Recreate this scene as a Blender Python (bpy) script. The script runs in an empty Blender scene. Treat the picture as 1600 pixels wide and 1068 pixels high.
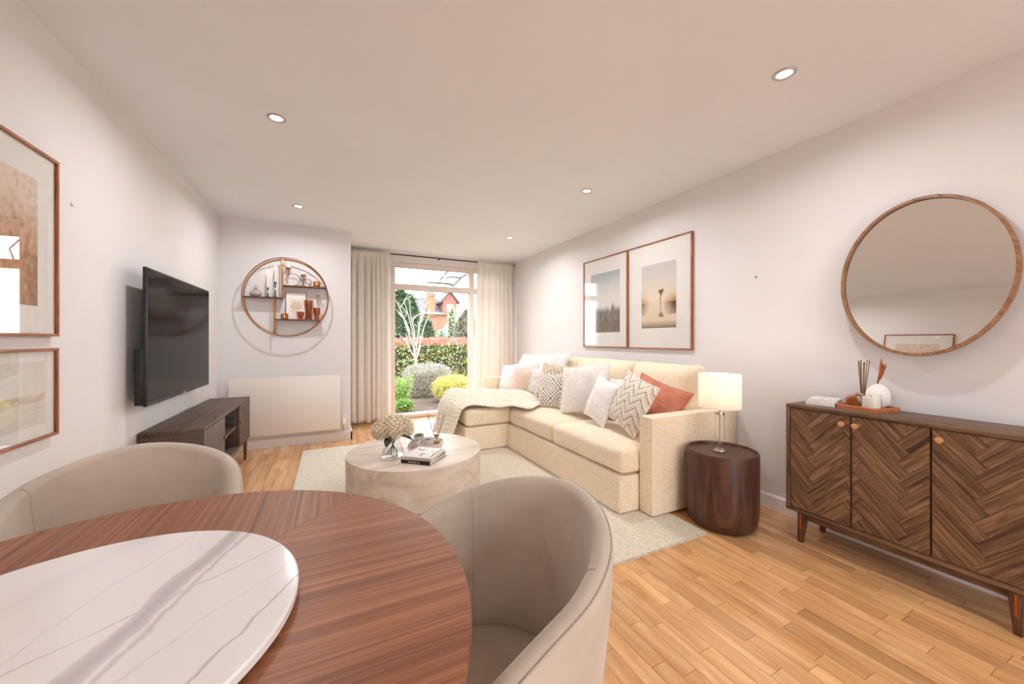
import bpy, bmesh, math, random
from mathutils import Vector, Matrix, noise as mnoise
random.seed(7)
sc = bpy.context.scene
C = sc.collection

def lin(c):
    c = c / 255.0
    return c / 12.92 if c <= 0.04045 else ((c + 0.055) / 1.055) ** 2.4
def S(r, g, b): return (lin(r), lin(g), lin(b), 1.0)

# ------------------------------------------------------------------ camera
FPX, CXP, CYP, TH, HC = 582.0, 800.0, 530.0, math.atan(282 / 582.0), 1.15
cam_d = bpy.data.cameras.new('camera'); cam = bpy.data.objects.new('camera', cam_d); C.objects.link(cam)
cam.location = (0, 0, HC); cam.rotation_euler = (math.pi / 2, 0, -TH)
cam_d.sensor_width = 36.0; cam_d.lens = 36.0 * FPX / 1600.0; cam_d.shift_y = -4.0 / 1600.0
cam_d.clip_start = 0.02; cam_d.clip_end = 300
sc.camera = cam

# ------------------------------------------------------------------ world, exposure
SKY = 9.0
w = bpy.data.worlds.new('overcast_sky'); sc.world = w; w.use_nodes = True
bg = w.node_tree.nodes['Background']; bg.inputs[0].default_value = (0.95, 0.97, 1.0, 1); bg.inputs[1].default_value = SKY
sc.view_settings.view_transform = 'Standard'; sc.view_settings.look = 'None'
sc.view_settings.exposure = 0.20; sc.view_settings.gamma = 1.0
sc.view_settings.use_curve_mapping = False
sc.cycles.use_denoising = True
sc.cycles.max_bounces = 8; sc.cycles.diffuse_bounces = 5; sc.cycles.glossy_bounces = 4
sc.cycles.transmission_bounces = 6; sc.cycles.transparent_max_bounces = 12
sc.cycles.caustics_reflective = False; sc.cycles.caustics_refractive = False
sc.cycles.sample_clamp_indirect = 6.0
DOWNLIGHT_W = 8.5

# daylight portals in the garden window and the added rear door
def portal(loc, rx, sx, sz):
    l = bpy.data.lights.new('window_portal', 'AREA'); l.shape = 'RECTANGLE'; l.size = sx; l.size_y = sz
    l.cycles.is_portal = True
    o = bpy.data.objects.new('window_portal', l); C.objects.link(o); o.location = loc; o.rotation_euler = (rx, 0, 0)
XL, XR, YP, YW, YB, ZC = -1.03, 2.695, 4.695, 5.55, -2.7, 2.4
portal((1.68, YW + .16, 1.16), -math.pi / 2, 1.86, 2.3)
portal((0.85, YB - .16, 1.08), math.pi / 2, 1.5, 2.1)

# ------------------------------------------------------------------ pixel helpers (directions only; depth comes from a plane)
_c, _s = math.cos(TH), math.sin(TH)
def _ray(u, v):
    x = (u - CXP) / FPX
    return x * _c + _s, -x * _s + _c, (CYP - v) / FPX
def onY(u, v, y):
    a, b, d = _ray(u, v); t = y / b
    return a * t, HC + d * t
def onZ(u, v, z):
    a, b, d = _ray(u, v); t = (z - HC) / d
    return a * t, b * t
def proj(x, y, z):
    xc = x * _c - y * _s; d = x * _s + y * _c
    if d < .05: return None
    return CXP + FPX * xc / d, CYP - FPX * (z - HC) / d

# ------------------------------------------------------------------ mesh builder
class MB:
    def __init__(s): s.v = []; s.f = []; s.col = None
    def add(s, vs, fs):
        o = len(s.v); s.v += [tuple(p) for p in vs]; s.f += [tuple(i + o for i in f) for f in fs]; return s
    def box(s, x0, x1, y0, y1, z0, z1):
        x0, x1 = min(x0, x1), max(x0, x1); y0, y1 = min(y0, y1), max(y0, y1); z0, z1 = min(z0, z1), max(z0, z1)
        return s.add([(x0,y0,z0),(x1,y0,z0),(x1,y1,z0),(x0,y1,z0),(x0,y0,z1),(x1,y0,z1),(x1,y1,z1),(x0,y1,z1)],
                     [(0,3,2,1),(4,5,6,7),(0,1,5,4),(1,2,6,5),(2,3,7,6),(3,0,4,7)])
    def prism(s, poly, a, b, axis='z'):
        n = len(poly)
        def P(p, h):
            return {'z': (p[0], p[1], h), 'x': (h, p[0], p[1]), 'y': (p[0], h, p[1])}[axis]
        ar = sum(poly[i][0]*poly[(i+1) % n][1] - poly[(i+1) % n][0]*poly[i][1] for i in range(n))
        if ar < 0: poly = poly[::-1]
        vs = [P(p, a) for p in poly] + [P(p, b) for p in poly]
        fs = [tuple(range(n))[::-1], tuple(range(n, 2*n))] + [(i, (i+1) % n, n+(i+1) % n, n+i) for i in range(n)]
        if (axis == 'y') != (b < a): fs = [f[::-1] for f in fs]
        return s.add(vs, fs)
    def lathe(s, prof, seg=32, c=(0,0,0), ex=1.0, ey=1.0, cap=True):
        vs = []; fs = []; n = len(prof)
        for k in range(seg):
            a = 2*math.pi*k/seg
            vs += [(c[0]+r*ex*math.cos(a), c[1]+r*ey*math.sin(a), c[2]+z) for r, z in prof]
        for k in range(seg):
            k2 = (k+1) % seg
            for i in range(n-1):
                fs.append((k*n+i, k2*n+i, k2*n+i+1, k*n+i+1))
        s.add(vs, fs); o = len(s.v)-len(vs)
        if cap and prof[0][0] > 1e-5: s.f.append(tuple(o+k*n for k in range(seg))[::-1])
        if cap and prof[-1][0] > 1e-5: s.f.append(tuple(o+k*n+n-1 for k in range(seg)))
        return s
    def tube(s, path, r, seg=8, closed=False):
        path = [Vector(p) for p in path]; n = len(path); vs = []; fs = []
        rr = r if isinstance(r, (list, tuple)) else [r]*n
        up = None
        for i, p in enumerate(path):
            t = (path[(i+1) % n]-path[i-1]) if closed else (path[min(i+1, n-1)]-path[max(i-1, 0)])
            t.normalize()
            if up is None:
                up = Vector((0,0,1)) if abs(t.z) < .9 else Vector((1,0,0))
            a = t.cross(up)
            if a.length < 1e-4: a = t.cross(Vector((.3,.9,.2)))
            a.normalize(); b = a.cross(t); up = b
            vs += [p + rr[i]*(math.cos(2*math.pi*k/seg)*a + math.sin(2*math.pi*k/seg)*b) for k in range(seg)]
        m = n if closed else n-1
        for i in range(m):
            j = (i+1) % n
            fs += [(i*seg+k, i*seg+(k+1) % seg, j*seg+(k+1) % seg, j*seg+k) for k in range(seg)]
        if not closed: fs += [tuple(range(seg))[::-1], tuple((n-1)*seg+k for k in range(seg))]
        return s.add(vs, fs)
    def grid(s, fn, nu, nv, cu=False, cv=False, flip=False):
        mu, mv = (nu if cu else nu+1), (nv if cv else nv+1)
        vs = [fn(i/nu, j/nv) for i in range(mu) for j in range(mv)]; fs = []
        for i in range(nu):
            for j in range(nv):
                i2, j2 = (i+1) % mu, (j+1) % mv
                q = (i*mv+j, i2*mv+j, i2*mv+j2, i*mv+j2)
                fs.append(q[::-1] if flip else q)
        return s.add(vs, fs)
    def rbox(s, c, h, r, puff=(0,0,0), n=(10,10,4), wob=0.0, seed=0):
        # rounded, slightly puffed cushion block: centre c, half sizes h, edge radius r
        idx = {}; vs = []; fs = []
        def vert(p):
            k = tuple(round(q, 6) for q in p)
            if k in idx: return idx[k]
            q = [p[i]*h[i] for i in range(3)]
            inner = [max(-(h[i]-r), min(h[i]-r, q[i])) for i in range(3)]
            d = Vector([q[i]-inner[i] for i in range(3)])
            if d.length > 1e-9: d.normalize()
            o = Vector(inner) + d*r
            for i in range(3):
                j, l = (i+1) % 3, (i+2) % 3
                o[i] += p[i]*puff[i]*(1-p[j]**2)*(1-p[l]**2)
            if wob:
                nz = mnoise.noise_vector(Vector((o.x*5+seed, o.y*5, o.z*5)))
                o += nz*wob
            idx[k] = len(vs); vs.append((c[0]+o.x, c[1]+o.y, c[2]+o.z)); return idx[k]
        def warp(t):  # denser near edges
            return math.copysign(abs(t)**0.75, t)
        for ax in range(3):
            a, b = (ax+1) % 3, (ax+2) % 3
            for sg in (-1, 1):
                for i in range(n[a]):
                    for j in range(n[b]):
                        q = []
                        for (ii, jj) in ((i,j),(i+1,j),(i+1,j+1),(i,j+1)):
                            p = [0,0,0]; p[ax] = sg; p[a] = warp(-1+2*ii/n[a]); p[b] = warp(-1+2*jj/n[b]); q.append(vert(p))
                        fs.append(tuple(q) if sg > 0 else tuple(q[::-1]))
        return s.add(vs, fs)
    def build(s, name, mat, parent=None, smooth=35, bevel=0, grain=None, tone=None, local=False, seg=2, jitter=True):
        me = bpy.data.meshes.new(name)
        off = Vector((0,0,0))
        if parent is not None and not local:
            p = parent
            while p is not None: off += p.location; p = p.parent
        me.from_pydata([(a-off.x, b-off.y, c-off.z) for a, b, c in s.v], [], s.f)
        if bevel:
            bm = bmesh.new(); bm.from_mesh(me)
            es = [e for e in bm.edges if len(e.link_faces) == 2 and e.calc_face_angle(0) > .5]
            bmesh.ops.bevel(bm, geom=es, offset=bevel, segments=seg, profile=.5, affect='EDGES', clamp_overlap=True)
            bm.to_mesh(me); bm.free()
        me.validate()
        if s.col is not None and len(s.col) == len(me.vertices):
            ca = me.color_attributes.new('Col', 'FLOAT_COLOR', 'POINT')
            ca.data.foreach_set('color', [x for c in s.col for x in (c[0], c[1], c[2], 1.0)])
        if smooth:
            me.polygons.foreach_set('use_smooth', [True]*len(me.polygons))
            me.set_sharp_from_angle(angle=math.radians(smooth))
        if grain is not None:
            g = Vector(grain).normalized(); q = g.cross(Vector((0,0,1)))
            if q.length < .1: q = g.cross(Vector((0,1,0)))
            q.normalize(); r_ = g.cross(q)
            o1, o2 = (random.uniform(-9, 9), random.uniform(-9, 9)) if jitter else (0, 0)
            uv = me.uv_layers.new(name='UVMap')
            vc = [v.co for v in me.vertices]; dat = []
            for l in me.loops:
                co = vc[l.vertex_index]; dat += [co.dot(g)+o1, co.dot(q)+.83*co.dot(r_)+o2]
            uv.data.foreach_set('uv', dat)
        if tone is not None:
            at = me.attributes.new('tone', 'FLOAT', 'FACE')
            vals = tone if isinstance(tone, list) else [tone]*len(me.polygons)
            if len(vals) == len(me.polygons): at.data.foreach_set('value', vals)
        if mat is not None: me.materials.append(mat)
        o = bpy.data.objects.new(name, me); C.objects.link(o)
        if parent is not None: o.parent = parent
        return o

def tag(o, label, cat, group=None):
    o['label'] = label; o['category'] = cat
    if group: o['group'] = group
    return o
def struct(o):
    o['kind'] = 'structure'; return o
def stuff(o):
    o['kind'] = 'stuff'; return o
def thing(name, label, cat, loc=(0,0,0), rot=(0,0,0), group=None):
    o = bpy.data.objects.new(name, None); C.objects.link(o); o.location = loc; o.rotation_euler = rot
    o.empty_display_size = .1
    return tag(o, label, cat, group)
def origin_to(o, p):
    # one-mesh thing: put its origin at point p
    p = Vector(p); o.data.transform(Matrix.Translation(-p)); o.location = p
def arc(cx, cy, r, a0, a1, n):
    return [(cx+r*math.cos(a0+(a1-a0)*i/n), cy+r*math.sin(a0+(a1-a0)*i/n)) for i in range(n+1)]

# ------------------------------------------------------------------ materials
class NT:
    def __init__(s, name):
        s.m = bpy.data.materials.new(name); s.m.use_nodes = True; s.t = s.m.node_tree
        s.b = s.t.nodes['Principled BSDF']; s.out = s.t.nodes['Material Output']
    def n(s, typ, **kw):
        x = s.t.nodes.new(typ)
        for k, v in kw.items(): setattr(x, k, v)
        return x
    def set(s, sock, v):
        if hasattr(v, 'is_linked') or isinstance(v, bpy.types.NodeSocket): s.t.links.new(v, sock)
        else: sock.default_value = v
    def math(s, op, a, b=0.0, c=0.0, clamp=False):
        x = s.n('ShaderNodeMath', operation=op, use_clamp=clamp); s.set(x.inputs[0], a); s.set(x.inputs[1], b); s.set(x.inputs[2], c); return x.outputs[0]
    def coord(s, kind='Object', scale=(1,1,1), rot=(0,0,0), loc=(0,0,0)):
        tc = s.n('ShaderNodeTexCoord'); mp = s.n('ShaderNodeMapping'); s.t.links.new(tc.outputs[kind], mp.inputs[0])
        mp.inputs['Scale'].default_value = scale; mp.inputs['Rotation'].default_value = rot; mp.inputs['Location'].default_value = loc
        return mp.outputs[0]
    def noise(s, vec, scale, detail=4, rough=.55, dist=0.0, fac=True):
        x = s.n('ShaderNodeTexNoise'); s.t.links.new(vec, x.inputs['Vector'])
        x.inputs['Scale'].default_value = scale; x.inputs['Detail'].default_value = detail
        x.inputs['Roughness'].default_value = rough; x.inputs['Distortion'].default_value = dist
        return x.outputs['Fac'] if fac else x.outputs['Color']
    def ramp(s, fac, stops, interp='LINEAR'):
        x = s.n('ShaderNodeValToRGB'); r = x.color_ramp; r.interpolation = interp
        while len(r.elements) < len(stops): r.elements.new(.5)
        for e, (p, c) in zip(r.elements, stops): e.position = p; e.color = c
        s.t.links.new(fac, x.inputs[0]); return x.outputs[0]
    def mix(s, fac, a, b, blend='MIX'):
        x = s.n('ShaderNodeMix', data_type='RGBA', blend_type=blend)
        s.set(x.inputs['Factor'], fac); s.set(x.inputs['A'], a); s.set(x.inputs['B'], b); return x.outputs['Result']
    def bump(s, h, strength=.2, dist=.01):
        x = s.n('ShaderNodeBump'); x.inputs['Strength'].default_value = strength; x.inputs['Distance'].default_value = dist
        s.t.links.new(h, x.inputs['Height']); s.t.links.new(x.outputs[0], s.b.inputs['Normal'])
    def base(s, col=None, rough=.5, metal=0, spec=.5, coat=0, coatr=.1, sheen=0, sheenr=.4):
        b = s.b.inputs
        if col is not None: s.set(b['Base Color'], col)
        s.set(b['Roughness'], rough); b['Metallic'].default_value = metal; b['Specular IOR Level'].default_value = spec
        b['Coat Weight'].default_value = coat; b['Coat Roughness'].default_value = coatr
        b['Sheen Weight'].default_value = sheen; b['Sheen Roughness'].default_value = sheenr
        return s

MATS = {}
def plain(name, col, rough=.5, metal=0, spec=.5, coat=0, sheen=0, var=.06, vs=6, bump=0, bs=200, emit=None, es=1.0):
    k = NT(name); v = k.coord()
    dark = tuple(x*(1-var) for x in col[:3]) + (1,); lite = tuple(min(1, x*(1+var)) for x in col[:3]) + (1,)
    k.base(k.ramp(k.noise(v, vs, 3), [(.3, dark), (.7, lite)]), rough, metal, spec, coat, .08, sheen)
    if bump: k.bump(k.noise(v, bs, 3), bump, .004)
    if emit: k.b.inputs['Emission Color'].default_value = emit; k.b.inputs['Emission Strength'].default_value = es
    MATS[name] = k.m; return k.m
def wood(name, dark, mid, lite, along=2.2, across=38, rough=.45, coat=0, bump=.08, band=.35):
    k = NT(name); uv = k.coord('UV', (along, across, 1))
    f = k.noise(uv, 1.0, 7, .6, .7)
    uv2 = k.coord('UV', (along*.45, across*.16, 1))
    g = k.noise(uv2, 1.0, 2, .5, 1.6)
    rings = k.math('SINE', k.math('MULTIPLY', g, 44.0)); rings = k.math('MULTIPLY', rings, band*.22)
    fac = k.math('ADD', k.math('ADD', k.math('MULTIPLY', k.math('SUBTRACT', f, .5), 1.5), .5), rings)
    col = k.ramp(fac, [(.22, dark), (.5, mid), (.78, lite)])
    at = k.n('ShaderNodeAttribute', attribute_name='tone')
    hsv = k.n('ShaderNodeHueSaturation'); k.t.links.new(col, hsv.inputs['Color'])
    k.t.links.new(k.math('ADD', at.outputs['Fac'], 1.0), hsv.inputs['Value'])
    pores = k.noise(k.coord('UV', (along*6, across*7, 1)), 1.0, 2)
    c2 = k.mix(k.math('MULTIPLY', k.math('LESS_THAN', pores, .36), .28), hsv.outputs[0], dark)
    k.base(c2, rough, 0, .4, coat, .12)
    if bump: k.bump(f, bump, .002)
    MATS[name] = k.m; return k.m
def vcol(name, rough=.8, spec=.3, sheen=0, bump=0, bs=150, trans=0):
    k = NT(name); at = k.n('ShaderNodeAttribute', attribute_name='Col')
    k.base(at.outputs['Color'], rough, 0, spec, 0, .1, sheen)
    if bump: k.bump(k.noise(k.coord(), bs, 3), bump, .004)
    if trans:
        tr = k.n('ShaderNodeBsdfTranslucent'); k.t.links.new(at.outputs['Color'], tr.inputs[0])
        mx = k.n('ShaderNodeMixShader'); mx.inputs[0].default_value = trans
        k.t.links.new(k.b.outputs[0], mx.inputs[1]); k.t.links.new(tr.outputs[0], mx.inputs[2]); k.t.links.new(mx.outputs[0], k.out.inputs[0])
    MATS[name] = k.m; return k.m
def linen(name, col, var=.10, sc_=1.0, sheen=.15, bump=.25):
    k = NT(name)
    a = k.noise(k.coord('Object', (260*sc_, 40*sc_, 70*sc_)), 1, 2); b = k.noise(k.coord('Object', (40*sc_, 260*sc_, 70*sc_)), 1, 2); c = k.noise(k.coord('Object', (60*sc_, 60*sc_, 260*sc_)), 1, 2)
    f = k.math('DIVIDE', k.math('ADD', k.math('ADD', a, b), c), 3.0)
    big = k.noise(k.coord(), 3.0, 2)
    f2 = k.math('ADD', f, k.math('MULTIPLY', k.math('SUBTRACT', big, .5), .12))
    dark = tuple(x*(1-var*2) for x in col[:3]) + (1,); lite = tuple(min(1, x*(1+var)) for x in col[:3]) + (1,)
    k.base(k.ramp(f2, [(.36, dark), (.52, col), (.66, lite)]), .9, 0, .2, 0, .1, sheen)
    k.bump(f, bump, .003); MATS[name] = k.m; return k.m
def glass(name, tint=(1,1,1,1), refl=1.0, rough=0.0):
    k = NT(name); tr = k.n('ShaderNodeBsdfTransparent'); tr.inputs[0].default_value = tint
    gl = k.n('ShaderNodeBsdfGlossy'); gl.inputs['Roughness'].default_value = rough
    lw = k.n('ShaderNodeFresnel'); geo = k.n('ShaderNodeNewGeometry')   # thin sheet: same reflectance from both faces
    k.t.links.new(k.math('ADD', 1.5, k.math('MULTIPLY', geo.outputs['Backfacing'], 1/1.5-1.5)), lw.inputs['IOR'])
    mx = k.n('ShaderNodeMixShader'); k.t.links.new(k.math('MULTIPLY', lw.outputs[0], refl, clamp=True), mx.inputs[0])
    k.t.links.new(tr.outputs[0], mx.inputs[1]); k.t.links.new(gl.outputs[0], mx.inputs[2]); k.t.links.new(mx.outputs[0], k.out.inputs[0])
    MATS[name] = k.m; return k.m

m_wall = plain('wall_paint', S(228,225,226), .85, spec=.2, var=.015, vs=2, bump=.03, bs=90)
m_ceil = plain('ceiling_paint', S(233,235,239), .9, spec=.15, var=.015, vs=2)
m_trim = plain('trim_paint', S(230,225,224), .45, var=.01)
m_upvc = plain('window_frame_white', S(226,212,206), .35, var=.02)
m_floor = wood('oak_strip', S(194,138,88), S(212,160,109), S(226,181,132), 1.5, 15, .22, .35, .02, .25)
m_walnut = wood('walnut_veneer', S(114,67,41), S(148,92,60), S(174,116,78), 1.3, 120, .42, .0, .03, .12)
m_smoked = wood('smoked_oak', S(68,47,34), S(110,80,58), S(142,110,82), 3.0, 80, .5, .05, .1, .35)
m_greyoak = wood('grey_oak', S(62,48,40), S(90,73,62), S(112,94,80), 2.6, 60, .55, .0, .06, .25)
m_darkwood = wood('dark_walnut', S(52,30,22), S(80,49,37), S(98,64,48), 3.2, 70, .45, .08, .06, .18)
m_leg = wood('leg_walnut', S(52,32,22), S(86,56,38), S(120,80,54), 6, 90, .4, .2, .05, .3)
m_oakframe = wood('oak_frame', S(120,66,34), S(158,94,54), S(184,118,74), 5, 120, .45, .05, .03, .3)
m_mirframe = wood('mirror_wood', S(110,74,48), S(148,106,74), S(172,128,92), 6, 120, .45, .05, .03, .3)
m_oakknob = plain('oak_knob', S(208,150,98), .5)
m_copper = plain('copper', S(200,120,72), .25, 1)
m_sofa = linen('sofa_linen', S(242,224,198), .09)
m_velvet = plain('taupe_velvet', S(193,180,165), .85, spec=.2, sheen=.6, var=.10, vs=7, bump=.05, bs=300)
m_velvet_seam = plain('velvet_piping', S(184,166,152), .8, sheen=.5)
m_black = plain('black_plastic', S(16,16,17), .4)
m_screen = plain('tv_screen', S(24,20,20), .14, spec=.07, var=.02)
m_chrome = plain('brushed_nickel', S(190,186,180), .28, 1)
m_gold = plain('antique_gold', S(176,122,78), .35, 1)
m_rod = plain('dark_bronze', S(62,46,38), .45, .6)
m_white = plain('white_gloss', S(236,232,230), .35)
m_rad = plain('radiator_enamel', S(236,228,220), .35, var=.01)
m_mirror = plain('mirror_silver', S(235,232,228), .01, 1, var=.0)
m_paper = plain('mat_board', S(240,236,233), .9, var=.01)
m_glass = glass('clear_glass')
m_pane = glass('window_glass', (.97,.98,.98,1), .8)
m_picglass = glass('picture_glass', (1,1,1,1), 1.0)
m_amber = glass('amber_glass', (.86,.62,.45,1), 1.2)
m_print = vcol('art_print', .7)
m_leaf = vcol('leaf', .5, .4, 0, trans=.25)
m_fur = vcol('cushion_fur', .95, .05, 0, trans=.5)
m_patt = vcol('woven_pattern', .9, .2, .2, .3, 220)
k = NT('curtain_sheer'); n_ = k.noise(k.coord('Object', (120, 120, 6)), 1, 3)
cc_ = k.ramp(n_, [(.3, S(240,233,226)), (.7, S(248,244,239))]); k.base(cc_, .9, 0, .1)
tr = k.n('ShaderNodeBsdfTranslucent'); k.t.links.new(cc_, tr.inputs[0]); mx = k.n('ShaderNodeMixShader'); mx.inputs[0].default_value = .35
k.t.links.new(k.b.outputs[0], mx.inputs[1]); k.t.links.new(tr.outputs[0], mx.inputs[2]); k.t.links.new(mx.outputs[0], k.out.inputs[0]); m_curtain = k.m
m_soil = plain('bark_soil', S(66,54,45), .95, var=.5, vs=40, bump=.8, bs=60)
m_lawn = plain('lawn', S(98,126,46), .95, var=.3, vs=30, bump=.5, bs=150)
m_paving = plain('pale_paving', S(220,214,206), .8, var=.08)
m_bark = plain('pale_bark', S(140,132,124), .9, var=.25, vs=20)
m_darkbark = plain('dark_bark', S(58,48,42), .9, var=.25, vs=20)
# ================================================================== THE ROOM
# ---- floor with its oak strips
floor = struct(MB().box(XL-.12, XR+.12, YB-.12, YW+.22, -.10, -.012).build('floor', plain('subfloor', S(96,60,34), .9)))
PW = .068
strips = []
nx = int((XR-XL)/PW)+1
for i in range(nx):
    y = YB - random.uniform(0, .4)
    x0, x1 = XL+i*PW, min(XL+(i+1)*PW, XR)
    while y < YW+.1:
        L = random.choice((.26, .34, .42, .5, .58)) * random.uniform(.9, 1.1)
        a, b = max(y, YB), min(y+L, YW+.1)
        y += L
        if b-a < .02: continue
        strips.append((x0, x1, a, b))
def strip_score(q):
    x0, x1, a, b = q; cx, cy = (x0+x1)/2, (a+b)/2
    if -.26 < cx < 2.0 and 1.48 < cy < 4.37: return 0
    if cx > 1.7 and 1.76 < cy < 4.6: return 0
    if cx > 2.45 and .37 < cy < 1.26: return 0
    ps = [proj(x, y, 0) for x in (x0, x1) for y in (a, b)]
    if any(p is None for p in ps): return 0
    u = sum(p[0] for p in ps)/4; v = sum(p[1] for p in ps)/4
    if not (-60 < u < 1660 and v < 1110): return 0
    if u < 940 and v > 775: return 0
    if u < 370 and v > 690: return 0
    us = [p[0] for p in ps]; vs = [p[1] for p in ps]
    return min(1/((cx*_s+cy*_c)**3), 50)*(x1-x0)*(b-a)
strips.sort(key=strip_score, reverse=True)
def strip_mesh(mb, q):
    x0, x1, a, b = q; g = .0007
    mb.box(x0+g, x1-g, a+g, b-g, -.012, 0)
for q in strips[:300]:
    mb = MB(); strip_mesh(mb, q)
    t = random.gauss(0, .085)
    if random.random() < .1: t -= .10
    mb.build('plank', m_floor, floor, smooth=0, grain=(0,1,0), tone=t)
rest = MB(); tones = []; uvo = []
for q in strips[300:]:
    strip_mesh(rest, q); t = random.gauss(0, .075); tones += [t]*6; uvo += [(random.uniform(-9, 9), random.uniform(-9, 9))]*6
pf = stuff(rest.build('plank_field', m_floor, floor, smooth=0, grain=(0,1,0), tone=tones, jitter=False))
uvd = pf.data.uv_layers[0].data
for p in pf.data.polygons:
    o = uvo[p.index]
    for li in p.loop_indices: uvd[li].uv = (uvd[li].uv[0]+o[0], uvd[li].uv[1]+o[1])

# ---- ceiling with holes for the downlights is kept solid; fittings sit just under it
struct(MB().box(XL-.12, XR+.12, YB-.12, YW+.22, ZC, ZC+.12).build('ceiling', m_ceil, smooth=0))
struct(MB().box(XL-.12, XL, YB-.12, YW+.2, -.1, ZC).build('wall_left', m_wall, smooth=0))
struct(MB().box(XR, XR+.12, YB-.12, YW+.2, -.1, ZC).build('wall_right', m_wall, smooth=0))
struct(MB().box(XL, .2, YP, YW+.2, -.01, ZC).build('wall_projection', m_wall, smooth=0))
WX0, WX1, WZ1 = .775, 2.48, 2.27
mb = MB(); mb.box(.2, WX0, YW, YW+.2, -.1, ZC); mb.box(WX1, XR, YW, YW+.2, -.1, ZC); mb.box(WX0, WX1, YW, YW+.2, WZ1, ZC); mb.box(WX0, WX1, YW, YW+.2, -.1, 0)
struct(mb.build('wall_far', m_wall, smooth=0))
RX0, RX1, RZ1 = .1, 1.6, 2.15
mb = MB(); mb.box(XL, RX0, YB-.12, YB, -.1, ZC); mb.box(RX1, XR, YB-.12, YB, -.1, ZC); mb.box(RX0, RX1, YB-.12, YB, RZ1, ZC); mb.box(RX0, RX1, YB-.12, YB, -.1, 0)
struct(mb.build('wall_rear', m_wall, smooth=0))
def skirting(name, x0, x1, y0, y1, ax):
    h, t = .10, .016
    if ax == 'l': poly = [(x0, 0), (x0+t, 0), (x0+t, h-.012), (x0+t*.4, h), (x0, h)]; mb = MB().prism(poly, y0, y1, 'y')
    elif ax == 'r': poly = [(x0, 0), (x0-t, 0), (x0-t, h-.012), (x0-t*.4, h), (x0, h)]; mb = MB().prism(poly, y0, y1, 'y')
    else: poly = [(y0, 0), (y0-t, 0), (y0-t, h-.012), (y0-t*.4, h), (y0, h)]; mb = MB().prism(poly, x0, x1, 'x')
    return struct(mb.build(name, m_trim, smooth=0))
skirting('baseboard_left', XL, 0, YB, YP, 'l')
skirting('baseboard_right', XR, 0, YB, YW, 'r')
skirting('baseboard_projection', XL, .216, YP, 0, 'y')
skirting('baseboard_alcove', .2, 0, YP-.016, YW, 'l')
skirting('baseboard_far', .2, WX0, YW, 0, 'y')

# ---- glazed garden door / window
win = struct(MB().box(WX0, WX1, YW+.02, YW+.14, WZ1-.062, WZ1).build('window_1', m_upvc, bevel=.004))
def fr(name, x0, x1, z0, z1, y0=YW+.03, y1=YW+.11):
    return MB().box(x0, x1, y0, y1, z0, z1).build(name, m_upvc, win, bevel=.004)
ZB, ZT = .055, WZ1-.062
fr('frame_sill', WX0, WX1, 0, ZB, YW+.01, YW+.14)
fr('frame_jamb', WX0, WX0+.052, ZB, ZT); fr('frame_jamb', WX1-.052, WX1, ZB, ZT)
fr('frame_mullion', 1.955, 2.04, ZB, ZT)
fr('frame_transom', WX0+.052, 1.955, 1.875, 1.958); fr('frame_transom', 2.04, WX1-.052, 1.875, 1.958)
for (a, b) in ((WX0+.052, 1.955), (2.04, WX1-.052)):
    for (z0, z1) in ((ZB, 1.875), (1.958, ZT)):
        MB().box(a, b, YW+.065, YW+.075, z0, z1).build('pane', m_pane, win, smooth=0)
        g = MB()
        for q in ((a, a+.006, z0, z1), (b-.006, b, z0, z1), (a+.006, b-.006, z0, z0+.006), (a+.006, b-.006, z1-.006, z1)):
            g.box(q[0], q[1], YW+.058, YW+.0649, q[2], q[3])
        g.build('glazing_gasket', MATS.get('gasket') or plain('gasket', S(120,112,108), .7), win, smooth=0)
added_win = struct(MB().box(RX0, RX1, YB-.12, YB-.03, RZ1-.06, RZ1).build('added_rear_window', m_upvc, bevel=.004))  # invented glazed door behind the camera, added to let daylight in
for (a, b, z0, z1) in ((RX0, RX0+.06, 0, RZ1-.06), (RX1-.06, RX1, 0, RZ1-.06), (.82, .88, .06, RZ1-.06), (RX0+.06, RX1-.06, 0, .06)):
    MB().box(a, b, YB-.11, YB-.04, z0, z1).build('frame_bar', m_upvc, added_win, bevel=.004)
for (a, b) in ((RX0+.06, .82), (.88, RX1-.06)):
    MB().box(a, b, YB-.08, YB-.07, .06, RZ1-.06).build('pane', m_pane, added_win, smooth=0)

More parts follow.
